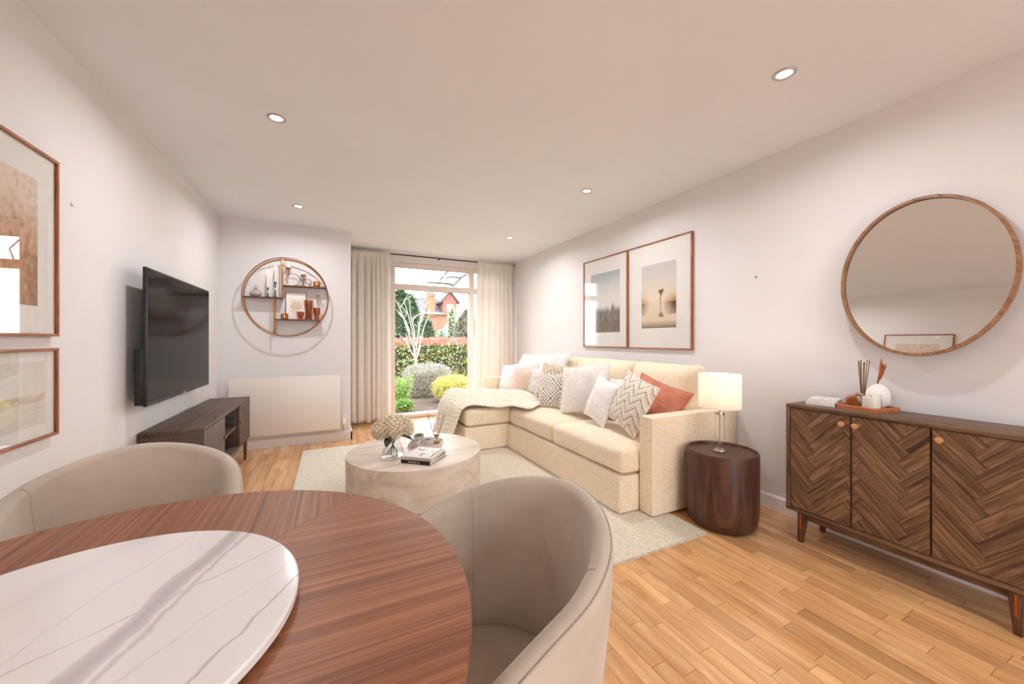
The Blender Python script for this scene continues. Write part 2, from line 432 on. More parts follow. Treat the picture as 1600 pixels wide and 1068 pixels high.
# ---- curtains and rod
t = thing('curtain_rod', 'thin dark bronze curtain rod spanning above the garden window', 'curtain rod', (1.4, 5.42, 2.345))
MB().tube([(.225, 5.42, 2.345), (2.64, 5.42, 2.345)], .009, 10).build('pole', m_rod, t)
for x in (.215, 2.65): MB().tube([(x-.012, 5.42, 2.345), (x+.012, 5.42, 2.345)], .014, 12).build('finial', m_rod, t)
for x in (.25, 1.45, 2.62): MB().box(x-.006, x+.006, 5.42, YW, 2.338, 2.35).build('bracket', m_rod, t)
def curtain(name, label, xa, xb, xa2, xb2, n, seed):
    rnd = random.Random(seed); ph = rnd.uniform(0, 6)
    def f(u, v):
        z = 2.352-(2.352-.03-.012*math.sin(u*n*6.28*.5+ph))*v
        x = xa+(xb-xa)*u; x += (xa2+(xb2-xa2)*u - x)*v
        k = u*n*2*math.pi + 1.9*math.sin(u*7+ph) + .7*mnoise.noise(Vector((u*5, v*1.3, seed)))
        amp = .006 + .021*min(1, max(0, (v-.012)/.10)) * (.75+.35*mnoise.noise(Vector((u*6, seed, v*.8))))
        head = math.exp(-((v-.022)/.006)**2)*.004
        y = 5.412 + amp*math.sin(k) + .006*math.sin(2.3*k+ph) - head + .012*math.sin(v*3+u*9)*v
        if v < .03: y = 5.412-.011 + (.004*math.sin(k*2.2) if v > .0 else 0) - head
        x += .010*math.cos(k)*min(1, v*6)
        return (x, y, z)
    o = MB().grid(f, 140, 60).build(name, m_curtain, smooth=180)
    md = o.modifiers.new('thick', 'SOLIDIFY'); md.thickness = .003
    origin_to(o, ((xa+xb)/2, 5.412, .03))
    return tag(o, label, 'curtain', None)
curtain('curtain', 'sheer cream linen curtain hanging beside the boxed radiator wall', .232, .735, .228, .745, 7, 3)
curtain('curtain', 'sheer cream linen curtain hanging behind the sofa corner', 2.03, 2.635, 1.955, 2.665, 7, 8)

# ---- ceiling downlights (lamps of the room)
def downlight(x, y, lb, kw):
    names = {}
    t = thing('downlight', 'round nickel recessed downlight in the ceiling above the '+lb, 'ceiling light', (x, y, ZC), (0,0,0), 'recessed ceiling downlights')
    MB().lathe([(.030,-.0005),(.034,-.006),(.046,-.004),(.049,0)], 32, (x, y, ZC), cap=False).build('trim_ring', m_chrome, t)
    MB().lathe([(0,-.0015),(.030,-.0015),(.030,-.0005)], 24, (x, y, ZC)).build('lens', MATS.get('lamp_lens') or plain('lamp_lens', S(255,250,244), .4, emit=(1,.95,.88,1), es=14), t)
    l = bpy.data.lights.new('bulb', 'AREA'); l.shape = 'DISK'; l.size = .06; l.energy = DOWNLIGHT_W*kw; l.color = (.985, .985, 1); l.spread = math.radians(165)
    o = bpy.data.objects.new('bulb', l); C.objects.link(o); o.parent = t; o.location = (0, 0, -.008)
for x, y, lb, kw in ((-.28,2.473,'television',.8),(-.28,4.02,'gap between television and radiator',.9),(1.92,1.019,'sideboard',.72),(1.935,2.547,'terracotta end of the sofa',1.15),(1.97,4.128,'sofa chaise',1.15),
                 (1.92,-.5,'open floor beyond the sideboard',.6),(1.92,-2.0,'added rear glazed door',.6),(-.28,-2.1,'blank rear wall corner',.6)):
    downlight(x, y, lb, kw)

# ---- radiator
t = thing('radiator', 'flat white panel radiator on the wall below the round shelf', 'radiator', (-.42, 4.64, .14))
MB().box(-.936, .092, 4.628, 4.640, .14, .752).build('front_panel', m_rad, t, bevel=.004)
MB().box(-.93, .086, 4.6405, 4.662, .145, .74).build('body', m_rad, t, bevel=.003)
g = MB()
for i in range(40): g.box(-.92+i*.0252, -.92+i*.0252+.012, 4.642, 4.66, .741, .746)
g.build('top_grille', m_rad, t, smooth=0)
for x in (-.8, -.05): MB().box(x-.02, x+.02, 4.6625, YP-.001, .3, .6).build('wall_bracket', m_rad, t)
v = MB().tube([(.10, 4.65, .17), (.125, 4.65, .17), (.125, 4.65, .115)], .010, 10).build('valve', m_chrome, t)
MB().lathe([(.012,.19),(.017,.192),(.018,.24),(.014,.25),(0,.25)], 16, (.125, 4.65, 0)).build('valve_cap', m_white, t)
o = tag(MB().box(.098, .158, YP-.011, YP, .235, .295).build('wall_socket', m_white, bevel=.003), 'small white socket plate on the wall beside the radiator', 'socket'); origin_to(o, (.128, YP, .265))
# ================================================================== LARGE FURNITURE
# ---- rug
k = NT('wool_rug'); a_ = k.noise(k.coord('Object', (30, 130, 1)), 1, 4); b_ = k.noise(k.coord('Object', (160, 160, 1)), 1, 2)
f_ = k.math('ADD', k.math('MULTIPLY', a_, .6), k.math('MULTIPLY', b_, .4))
k.base(k.ramp(f_, [(.35, S(186,172,150)), (.5, S(216,206,188)), (.66, S(232,224,208))]), .95, 0, .1, 0, .1, .2); k.bump(f_, .6, .006); m_rug = k.m
t = thing('area_rug', 'pale beige woven wool rug under the coffee table and sofa', 'rug', (.87, 2.92, 0))
def rugf(u, v):
    return (-.262+2.26*u, 1.475+2.895*v, .010 + .0018*mnoise.noise(Vector((u*90, v*110, 0))))
MB().grid(rugf, 110, 130).build('pile', m_rug, t, smooth=180)
mb = MB(); mb.box(-.262, 1.998, 1.475, 4.37, 0, .008); mb.build('backing', m_rug, t, smooth=0)

# ---- sectional sofa
sofa = thing('sectional_sofa', 'cream linen L-shaped sectional sofa with a chaise at the window end', 'sofa', (2.1, 3.2, .012))
SB = .012
def sp(name, c, h, r, puff=(0,0,0), n=(10,10,4), wob=0, seed=0, mat=m_sofa):
    return MB().rbox(c, h, r, puff, n, wob, seed).build(name, mat, sofa, smooth=60)
YA0, YA1 = 1.745, 1.865           # near arm
sp('arm', (2.263, (YA0+YA1)/2, (.648+SB)/2), (.423, .06, (.648-SB)/2), .018, (0,0,0), (14,4,10))
sp('arm', (2.245, 4.56, (.655+SB)/2), (.441, .06, (.655-SB)/2), .018, (0,0,0), (14,4,10))
sp('base', (2.18, (YA1+.005+3.592)/2, (.255+SB)/2), (.50, (3.592-YA1-.005)/2, (.255-SB)/2), .014, (0,0,0), (10,16,4))
sp('chaise_base', (1.947, 4.047, (.255+SB)/2), (.735, .4525, (.255-SB)/2), .014, (0,0,0), (14,10,4))
sp('back_frame', (2.605, (YA1+4.50)/2, .45), (.08, (4.50-YA1)/2-.002, .24), .03, (0,0,0), (4,24,6))
def cushion(x0, x1, y0, y1, z0, z1, seed, name='seat_cushion'):
    return sp(name, ((x0+x1)/2, (y0+y1)/2, (z0+z1)/2), ((x1-x0)/2, (y1-y0)/2, (z1-z0)/2), .045, (.004,.004,.03), (18,18,8), .006, seed)
c1 = cushion(1.70, 2.42, YA1+.004, 2.735, .257, .428, 1)
c2 = cushion(1.70, 2.42, 2.738, 3.586, .257, .428, 2)
c3 = cushion(1.225, 2.42, 3.592, 4.496, .257, .428, 3, 'chaise_cushion')
# piping round the cushion lower edges
for (x0, x1, y0, y1) in ((1.70,2.42,YA1+.004,2.735),(1.70,2.42,2.738,3.586),(1.225,2.42,3.592,4.496)):
    pp = []
    for (cx, cy, a0) in ((x1-.05,y1-.05,0),(x0+.05,y1-.05,90),(x0+.05,y0+.05,180),(x1-.05,y0+.05,270)):
        pp += [(cx+.046*math.cos(math.radians(a0+d)), cy+.046*math.sin(math.radians(a0+d)), .285) for d in range(0, 91, 15)]
    MB().tube(pp, .004, 6, True).build('piping', m_sofa, sofa)
def back_cushion(y0, y1, seed, crease=False, dx=0.0):
    yc, hy = (y0+y1)/2, (y1-y0)/2
    mb = MB().rbox((0,0,0), (.10, hy, .255), .07, (.05,.0,.012), (8,20,14), .010, seed)
    out = []
    for (x, y, z) in mb.v:
        if crease:
            x += .016*math.exp(-((y-.0+.12*z)/.02)**2)*(1 if x < 0 else 0) ; z -= .012*math.exp(-((y+.02)/.025)**2)*(1 if z > .15 else 0)
        pin = abs(y)/hy
        z += (.02*pin**6 if z > .1 else 0)
        out.append((2.425 + dx + x + .20*z, yc + y, .455 + .235 + z))
    mb.v = out
    mb.build('back_cushion', m_sofa, sofa, smooth=60)
back_cushion(YA1+.004, 2.50, 11, True); back_cushion(2.504, 3.32, 12); back_cushion(3.324, 4.49, 13, False, .045)

# ---- knitted throw over the chaise
m_knit_k = NT('cable_knit')
wv = m_knit_k.coord('UV', (1,1,1))
kn = m_knit_k.n('ShaderNodeTexWave', bands_direction='DIAGONAL'); m_knit_k.t.links.new(wv, kn.inputs['Vector']); kn.inputs['Scale'].default_value = 16; kn.inputs['Distortion'].default_value = 2.5; kn.inputs['Detail'].default_value = 2; kn.inputs['Detail Scale'].default_value = 3
m_knit_k.base(m_knit_k.ramp(kn.outputs['Fac'], [(.15, S(230,217,193)), (.6, S(252,246,232))]), .95, 0, .1, 0, .1, .3); m_knit_k.bump(kn.outputs['Fac'], .4, .005)  # ramp paints shade into the valleys between the knit ridges
m_knit = m_knit_k.m
front = [(1.10,3.70,.10),(1.15,3.66,.28),(1.195,3.63,.42),(1.29,3.63,.462),(1.44,3.58,.45),(1.58,3.56,.43),(1.68,3.44,.455),(1.74,3.22,.46),(1.86,3.28,.466),(1.98,3.42,.466),(2.06,3.58,.466)]
back_ = [(1.10,4.30,.10),(1.15,4.34,.28),(1.19,4.37,.42),(1.30,4.40,.465),(1.45,4.40,.466),(1.60,4.38,.466),(1.74,4.32,.466),(1.84,4.20,.466),(1.93,4.04,.466),(2.0,3.90,.466),(2.07,3.74,.466)]
def poly_at(ps, t):
    f = t*(len(ps)-1); i = min(int(f), len(ps)-2); f -= i
    def cr(a, b, c, d): return .5*((2*b)+(-a+c)*f+(2*a-5*b+4*c-d)*f*f+(-a+3*b-3*c+d)*f**3)
    P = [ps[max(i-1,0)], ps[i], ps[i+1], ps[min(i+2,len(ps)-1)]]
    return Vector([cr(P[0][k], P[1][k], P[2][k], P[3][k]) for k in range(3)])
def seat_top(x, y):
    if x > 1.225 and y > 3.592: cx, cy, hx, hy = 1.8225, 4.044, .5975, .452
    elif x > 1.70 and y <= 3.592: cx, cy, hx, hy = 2.06, 3.162, .36, .424
    else: return -1
    u, v = (x-cx)/hx, (y-cy)/hy
    return .432 + .03*max(0, 1-u*u)*max(0, 1-v*v)
def throwf(u, v):
    p = poly_at(front, u).lerp(poly_at(back_, u), v)
    on = min(1, max(0, (u-.16)/.10))
    edge = min(1, v*7, (1-v)*7)**.6
    end = min(1, (1-u)*9)**.5
    roll = sum(a_*math.exp(-((v-c_+.05*math.sin(u*w_+c_*9))/sg_)**2) for a_, c_, sg_, w_ in ((.085,.88,.07,5.0), (.060,.64,.055,6.0), (.055,.40,.05,5.5), (.042,.17,.05,4.5)))
    mid = 0
    lip = .016*math.exp(-((v-.03)/.03)**2)
    fold = max(0, .012*math.sin(v*21+u*8))
    h = (roll+mid+fold)*edge*end + lip
    knit = .0065*abs(math.sin(v*62))*(.6+.4*math.sin(u*190+(1 if int(v*62/math.pi) % 2 else -1)*v*60))
    z0 = p.z
    if on > 0:
        p.z = max(p.z, seat_top(p.x, p.y)+.010) + (h+knit)*on
    p.x -= (h*.5+knit)*(1-on)
    if on < .5: p.x = min(p.x, 1.192)
    p.y += .012*math.sin(u*26)*(1-abs(2*v-1))
    return p
mb = MB().grid(throwf, 220, 150)
thr = mb.build('knit_throw', m_knit, smooth=180, grain=(1,0,0), jitter=False)
uvl = thr.data.uv_layers[0].data
for p in thr.data.polygons:
    for li, vi in zip(p.loop_indices, p.vertices):
        uvl[li].uv = ((vi//151)/220*1.5, (vi % 151)/150*.85)
md = thr.modifiers.new('thick', 'SOLIDIFY'); md.thickness = .016; md.offset = 1
tag(thr, 'chunky cream knitted throw draped over the sofa chaise', 'throw blanket'); origin_to(thr, (1.6, 3.9, .45))

# ---- coffee table
k = NT('travertine'); v1 = k.coord('Object', (1.6, 9, 9), (0,0,.4)); n1 = k.noise(v1, 1.4, 6, .6, .8); n2 = k.noise(k.coord('Object', (1,1,2.2)), 60, 3)
f_ = k.math('ADD', k.math('MULTIPLY', n1, .75), k.math('MULTIPLY', n2, .25))
pits = k.math('LESS_THAN', k.noise(k.coord('Object', (1,1,1.8)), 34, 3), .31)
k.base(k.mix(k.math('MULTIPLY', pits, .45), k.ramp(f_, [(.32, S(186,166,148)), (.5, S(212,196,180)), (.68, S(228,216,204))]), S(150,128,108)), .45, 0, .4); k.bump(n2, .1, .002); m_trav = k.m
CT = (.588, 2.928); CTZ = .302
t = thing('coffee_table', 'round low drum coffee table in pale travertine', 'coffee table', (CT[0], CT[1], .012))
MB().lathe([(0,.012),(.490,.012),(.496,.018),(.500,CTZ-.022),(.498,CTZ-.010)], 96, (CT[0],CT[1],0), cap=False).build('drum', m_trav, t, smooth=40)
MB().lathe([(.498,CTZ-.010),(.497,CTZ-.003),(.490,CTZ),(0,CTZ)], 96, (CT[0],CT[1],0), cap=False).build('top', m_trav, t, smooth=40)

# ---- side table + lamp
SX, SY = 2.208, 1.533; STZ = .462
t = thing('side_table', 'round dark walnut drum side table beside the sofa arm', 'side table', (SX, SY, 0))
MB().lathe([(0,0),(.15,0),(.175,.008),(.19,.03),(.198,.07),(.202,.14),(.202,STZ-.02),(.200,STZ-.004),(.196,STZ)], 64, (SX,SY,0), cap=False).build('drum', m_darkwood, t, smooth=40, grain=(0,0,1))
MB().lathe([(.196,STZ),(.188,STZ),(.184,STZ-.014),(0,STZ-.014)], 64, (SX,SY,0), cap=False).build('tray_top', m_darkwood, t, smooth=40, grain=(1,.3,0))
LX, LY = SX-.012, SY+.005; z0 = STZ-.014
t = thing('table_lamp', 'table lamp with clear glass column and white drum shade', 'lamp', (LX, LY, z0))
MB().lathe([(0,0),(.036,0),(.037,.005),(.033,.012),(0,.012)], 32, (LX,LY,z0)).build('base', m_chrome, t, smooth=40)
MB().lathe([(.026,.0121),(.028,.0121),(.028,.232),(.026,.232),(.026,.0121)], 32, (LX,LY,z0), cap=False).build('glass_column', m_glass, t, smooth=40)
MB().lathe([(0,.0122),(.005,.0122),(.005,.33),(0,.33)], 12, (LX,LY,z0)).build('stem', m_chrome, t, smooth=40)
MB().lathe([(0,.2321),(.029,.2321),(.029,.246),(.008,.25),(.008,.31),(0,.31)], 32, (LX,LY,z0)).build('column_cap', m_chrome, t, smooth=40)
k = NT('lamp_shade_fabric'); k.base(S(246,240,232), .9, 0, .1)
tr = k.n('ShaderNodeBsdfTranslucent'); tr.inputs[0].default_value = S(255,246,234); mx = k.n('ShaderNodeMixShader'); mx.inputs[0].default_value = .5
k.t.links.new(k.b.outputs[0], mx.inputs[1]); k.t.links.new(tr.outputs[0], mx.inputs[2]); k.t.links.new(mx.outputs[0], k.out.inputs[0]); m_shade = k.m
sz0, sz1 = .724-z0, .932-z0
MB().lathe([(.118,sz0),(.1195,sz0),(.1195,sz1),(.118,sz1),(.118,sz0)], 64, (LX,LY,z0), cap=False).build('lamp_shade', m_shade, t, smooth=40)
sp_ = MB()
for a in (0, 2.094, 4.189): sp_.tube([(LX,LY,z0+.325),(LX+.118*math.cos(a),LY+.118*math.sin(a),z0+.325)], .0015, 6)
sp_.build('shade_spider', m_chrome, t)
MB().lathe([(0,.335),(.012,.338),(.026,.37),(.028,.39),(.02,.41),(0,.418)], 20, (LX,LY,z0)).build('light_bulb', plain('bulb_glow', S(255,240,220), .5, emit=(1,.85,.66,1), es=6), t, smooth=60)
l = bpy.data.lights.new('lamp_light', 'POINT'); l.energy = 1.5; l.color = (1,.93,.85); l.shadow_soft_size = .03
o = bpy.data.objects.new('lamp_light', l); C.objects.link(o); o.parent = t; o.location = (0,0,.45)

# ---- sideboard
BX0, BX1, BY0, BY1, BZ0, BZ1 = 2.386, 2.676, .376, 1.259, .168, .777
t = thing('sideboard', 'smoked oak sideboard with herringbone doors under the oval mirror', 'sideboard', ((BX0+BX1)/2, (BY0+BY1)/2, 0))
th = .018
MB().box(BX0, BX1, BY0, BY1, BZ1-th, BZ1).build('top_panel', m_smoked, t, bevel=.0015, grain=(0,1,0), tone=-.1)
MB().box(BX0, BX1, BY0, BY1, BZ0, BZ0+th).build('bottom_panel', m_smoked, t, bevel=.0015, grain=(0,1,0), tone=-.1)
for (a, b) in ((BY0, BY0+th), (BY1-th, BY1)): MB().box(BX0, BX1, a, b, BZ0+th, BZ1-th).build('side_panel', m_smoked, t, bevel=.0015, grain=(0,0,1), tone=-.1)
MB().box(BX1-.008, BX1, BY0+th, BY1-th, BZ0+th, BZ1-th).build('back_panel', m_smoked, t, grain=(0,1,0))
MB().box(BX0+.03, BX0+.05, BY0+.05, BY1-.05, BZ0-.04, BZ0).build('front_rail', m_smoked, t, bevel=.001, grain=(0,1,0), tone=-.15)
def leg(x, y, dx, dy):
    top, bot = .021, .012
    vs = [(x+sx*top, y+sy*top, BZ0) for sx, sy in ((-1,-1),(1,-1),(1,1),(-1,1))] + [(x+dx+sx*bot, y+dy+sy*bot, 0) for sx, sy in ((-1,-1),(1,-1),(1,1),(-1,1))]
    lo = MB().add(vs, [(0,1,2,3),(7,6,5,4),(0,4,5,1),(1,5,6,2),(2,6,7,3),(3,7,4,0)]).build('leg', m_leg, t, bevel=.004, grain=(0,0,1))
    xx, yy = x+dx*.35, y+dy*.35
    MB().box(xx-top*.94-.0008, xx-top*.80, yy-.004, yy+.004, BZ0*.45, BZ0*.95).build('inlay', m_copper, lo)
leg(BX0+.03, BY0+.075, -.012, -.007); leg(BX0+.03, BY1-.075, -.012, .007); leg(BX1-.04, BY0+.075, .01, -.012); leg(BX1-.04, BY1-.075, .01, .012)
def clip(poly, x0, x1, y0, y1):
    for ax, lim, sg in ((0,x0,1),(0,x1,-1),(1,y0,1),(1,y1,-1)):
        out = []
        for i in range(len(poly)):
            p, q = poly[i], poly[(i+1) % len(poly)]
            dp, dq = sg*(p[ax]-lim), sg*(q[ax]-lim)
            if dp >= 0: out.append(p)
            if (dp >= 0) != (dq >= 0):
                f = dp/(dp-dq); out.append((p[0]+(q[0]-p[0])*f, p[1]+(q[1]-p[1])*f))
        poly = out
        if len(poly) < 3: return []
    return poly
W_, L_ = .062, .248; rc = math.radians(48)
bay = (BY1-BY0-2*th)/3
for d in range(3):
    y0 = BY1-th-(d+1)*bay+.0015; y1 = BY1-th-d*bay-.0015; zz0, zz1 = BZ0+th+.002, BZ1-th-.002
    dr = MB().box(BX0+.010, BX0+.026, y0, y1, zz0, zz1).build('door', m_smoked, t, grain=(0,0,1), tone=-.35)
    ym, zm = (y0+y1)/2+(.06, -.03, .02)[d], (zz0+zz1)/2-.08
    for i in range(-14, 15):
        for j in range(-5, 6):
            for kind in (0, 1):
                ox, oy = i*W_+j*L_, i*W_-j*L_
                rect = [(ox,oy),(ox+L_,oy),(ox+L_,oy+W_),(ox,oy+W_)] if kind == 0 else [(ox,oy+W_),(ox+W_,oy+W_),(ox+W_,oy+W_+L_),(ox,oy+W_+L_)]
                cx_ = sum(p[0] for p in rect)/4; cy_ = sum(p[1] for p in rect)/4
                gp = .0007
                rect = [(p[0]-math.copysign(gp, p[0]-cx_), p[1]-math.copysign(gp, p[1]-cy_)) for p in rect]
                q = [(ym+(x-y)*math.cos(rc), zm+(x+y)*math.sin(rc)) for x, y in rect]
                q = clip(q, y0+.003, y1-.003, zz0+.003, zz1-.003)
                if len(q) < 3: continue
                ar = abs(sum(q[a][0]*q[(a+1) % len(q)][1]-q[(a+1) % len(q)][0]*q[a][1] for a in range(len(q))))/2
                if ar < .00012: continue
                gd = (0, math.cos(rc), math.sin(rc)) if kind == 0 else (0, -math.cos(rc), math.sin(rc))
                MB().prism(q, BX0+.010, BX0+.0055+random.uniform(-.0006, .0006), 'x').build('herringbone_block', m_smoked, dr, smooth=0, grain=gd, tone=random.gauss(.04, .11))
    ky = (.994, .939, .648)[d]
    MB().tube([(BX0+.0055, ky, .712), (BX0-.006, ky, .712)], .005, 12).build('knob_stem', m_oakknob, dr)
    MB().tube([(BX0-.006, ky, .712), (BX0-.015, ky, .712)], .0135, 20).build('knob', m_oakknob, dr, bevel=.002)

# ---- oval mirror above the sideboard
MY, MZ, MA, MBv = .79, 1.467, .311, .401
t = thing('oval_mirror', 'large oval wall mirror in a slim brown wood frame', 'mirror', (XR, MY, MZ-MBv))
mirror_root = t
def ell(a, b, x, n=96): return [(x, MY+a*math.cos(2*math.pi*i/n), MZ+b*math.sin(2*math.pi*i/n)) for i in range(n)]
mb = MB(); R0, R1, R2, R3 = ell(MA,MBv,XR-.001), ell(MA,MBv,XR-.028), ell(MA-.014,MBv-.014,XR-.028), ell(MA-.014,MBv-.014,XR-.012)
n = 96; mb.v = R0+R1+R2+R3
for b in range(3): mb.f += [(b*n+i, b*n+(i+1) % n, (b+1)*n+(i+1) % n, (b+1)*n+i) for i in range(n)]
mb.build('frame', m_mirframe, t, smooth=40, grain=(0,1,1))
mb = MB(); mb.v = ell(MA-.013,MBv-.013,XR-.014)+ell(MA-.013,MBv-.013,XR-.006); mb.f = [tuple(range(n))[::-1], tuple(range(n,2*n))]+[(i,(i+1) % n,n+(i+1) % n,n+i) for i in range(n)]
mb.build('mirror_glass', m_mirror, t, smooth=0)
MB().box(XR-.001, XR+.062, MY-.05, MY+.05, MZ-MBv+.06, MZ-MBv+.10).build('standoff', m_mirframe, t, grain=(1,0,0))
mirror_root.location.x = XR-.074; mirror_root.rotation_euler = (0, math.radians(5.2), 0)

# ---- television and its unit
TVX = -.93
t = thing('television', 'wall mounted flat black television on a wall arm', 'television', (-.97, 3.355, .772))
MB().box(TVX-.018, TVX, 2.765, 3.940, .772, 1.557).build('panel', m_black, t, bevel=.003)
MB().box(TVX, TVX+.001, 2.773, 3.932, .790, 1.549).build('screen', m_screen, t, smooth=0)
MB().box(TVX-.058, TVX-.0185, 2.775, 3.90, .778, 1.10).build('rear_housing', m_black, t, bevel=.006)
MB().box(XL+.001, TVX-.0585, 3.2, 3.5, .95, 1.08).build('wall_bracket', m_black, t)
MB().box(TVX+.001, TVX+.0022, 3.33, 3.385, .7755, .786).build('logo_badge', m_chrome, t)
MB().box(TVX-.012, TVX-.003, 3.20, 3.225, .764, .772).build('standby_light', m_white, t)
UX0, UX1, UY0, UY1, UZ0, UZ1 = -1.018, -.712, 2.92, 4.345, .21, .60
t = thing('media_unit', 'low grey-brown oak media unit beneath the television', 'tv stand', ((UX0+UX1)/2, (UY0+UY1)/2, 0))
def up(name, x0, x1, y0, y1, z0, z1, g, par=None, tone=0, mat=m_greyoak): return MB().box(x0,x1,y0,y1,z0,z1).build(name, mat, par or t, bevel=.0015, grain=g, tone=tone)
up('top_panel', UX0, UX1, UY0, UY1, UZ1-.022, UZ1, (0,1,0)); up('bottom_panel', UX0, UX1, UY0, UY1, UZ0, UZ0+.022, (0,1,0))
up('side_panel', UX0, UX1, UY0, UY0+.022, UZ0+.022, UZ1-.022, (1,0,0)); up('side_panel', UX0, UX1, UY1-.022, UY1, UZ0+.022, UZ1-.022, (1,0,0))
up('back_panel', UX0, UX0+.01, UY0+.022, UY1-.022, UZ0+.022, UZ1-.022, (0,1,0), tone=-.3)
D1, D2 = 3.42, 3.92
for y in (D1, D2): up('divider', UX0+.01, UX1-.02, y-.009, y+.009, UZ0+.022, UZ1-.022, (1,0,0), tone=-.2)
up('shelf', UX0+.01, UX1-.02, D1+.009, D2-.009, .392, .408, (0,1,0))
for (a, b, ky) in ((UY0+.024, D1+.004, D1-.03), (D2-.004, UY1-.024, D2+.03)):
    dr = up('door', UX1-.018, UX1-.001, a, b, UZ0+.024, UZ1-.024, (0,0,1), tone=.05)
    MB().tube([(UX1-.001, ky, .43), (UX1+.016, ky, .43)], .010, 16).build('knob', m_copper, dr, bevel=.002)
for x in (UX0+.03, UX1-.03):
    for y in (UY0+.03, UY1-.03):
        MB().lathe([(0,0),(.010,0),(.016,UZ0),(0,UZ0)], 12, (x, y, 0)).build('leg', m_leg, t, smooth=40, grain=(0,0,1))

# ---- dining table, marble turntable
DT = (-.31, .69); DR = .525; DZ = .742
t = thing('dining_table', 'round walnut dining table with quartered veneer top', 'dining table', (DT[0], DT[1], 0))
MB().lathe([(0,DZ-.030),(DR-.03,DZ-.030),(DR-.004,DZ-.012),(DR,DZ-.006),(DR-.0005,DZ-.0015),(0,DZ-.0015)], 128, (DT[0],DT[1],0)).build('top_core', m_walnut, t, smooth=40, grain=(1,0,0))
for q in range(4):
    a0 = math.radians(-45+90*q); g = .0004
    cx_, cy_ = DT[0]+g*math.cos(a0+math.pi/4), DT[1]+g*math.sin(a0+math.pi/4)
    poly = [(cx_, cy_)] + arc(DT[0], DT[1], DR-.0012, a0+.0007, a0+math.pi/2-.0007, 32)
    MB().prism(poly, DZ-.0015, DZ).build('veneer_panel', m_walnut, t, smooth=0, grain=(math.cos(a0+math.pi/4), math.sin(a0+math.pi/4), 0), tone=(.04,.0,-.02,.02)[q])
MB().lathe([(0,.012),(.05,.012),(.05,DZ-.03),(0,DZ-.03)], 48, (DT[0],DT[1],0)).build('pedestal', m_walnut, t, smooth=40, grain=(0,0,1))
MB().lathe([(0,0),(.26,0),(.26,.010),(.25,.014),(0,.016)], 64, (DT[0],DT[1],0)).build('foot_plate', m_walnut, t, smooth=40, grain=(1,0,0))
k = NT('white_marble')
base = None
def vein(rot, c, wid, amp, nsc, dark, soft=1.0):
    global base
    v = k.coord('Object', (1,1,1), (0,0,rot))
    nz = k.noise(k.coord('Object', (1,1,1), (0,0,0), (c*7,c*3,0)), nsc, 7, .6, .4)
    sx = k.n('ShaderNodeSeparateXYZ'); k.t.links.new(v, sx.inputs[0])
    d = k.math('ABSOLUTE', k.math('ADD', k.math('SUBTRACT', sx.outputs[0], c), k.math('MULTIPLY', k.math('SUBTRACT', nz, .5), amp)))
    wv = k.math('MULTIPLY', k.math('ADD', .25, k.math('POWER', k.noise(v, 9, 3), 2.0)), wid*2)
    m = k.math('SUBTRACT', 1.0, k.math('DIVIDE', d, wv), clamp=True)
    m = k.math('MULTIPLY', k.math('POWER', m, soft), dark)
    return m
ms = [vein(.29, .083, .016, .030, 6, .42, .35), vein(.29, .110, .006, .05, 9, .30, .8), vein(.504, .233, .0035, .04, 7, .42), vein(.95, .033, .003, .035, 7, .30), vein(.40, -.02, .0022, .05, 7, .16), vein(.7, .155, .0025, .06, 8, .14), vein(.5, -.13, .03, .06, 4, .05, .7)]
tot = ms[0]
for m in ms[1:]: tot = k.math('MAXIMUM', tot, m)
cloud = k.math('MULTIPLY', k.noise(k.coord(), 6, 4), .06)
k.base(k.mix(k.math('ADD', tot, cloud, clamp=True), S(248,246,247), S(112,106,108)), .12, 0, .5); m_marble = k.m
MT = (-.328, .688)
t = thing('turntable', 'round white grey-veined marble turntable on the dining table', 'lazy susan', (MT[0], MT[1], DZ))
MB().lathe([(0,0),(.12,0),(.12,.006),(0,.006)], 48, (MT[0],MT[1],DZ)).build('bearing', m_chrome, t, smooth=40)
MB().lathe([(0,.006),(.277,.006),(.280,.009),(.280,.019),(.277,.022),(0,.022)], 128, (MT[0],MT[1],DZ)).build('marble_disc', m_marble, t, smooth=40)

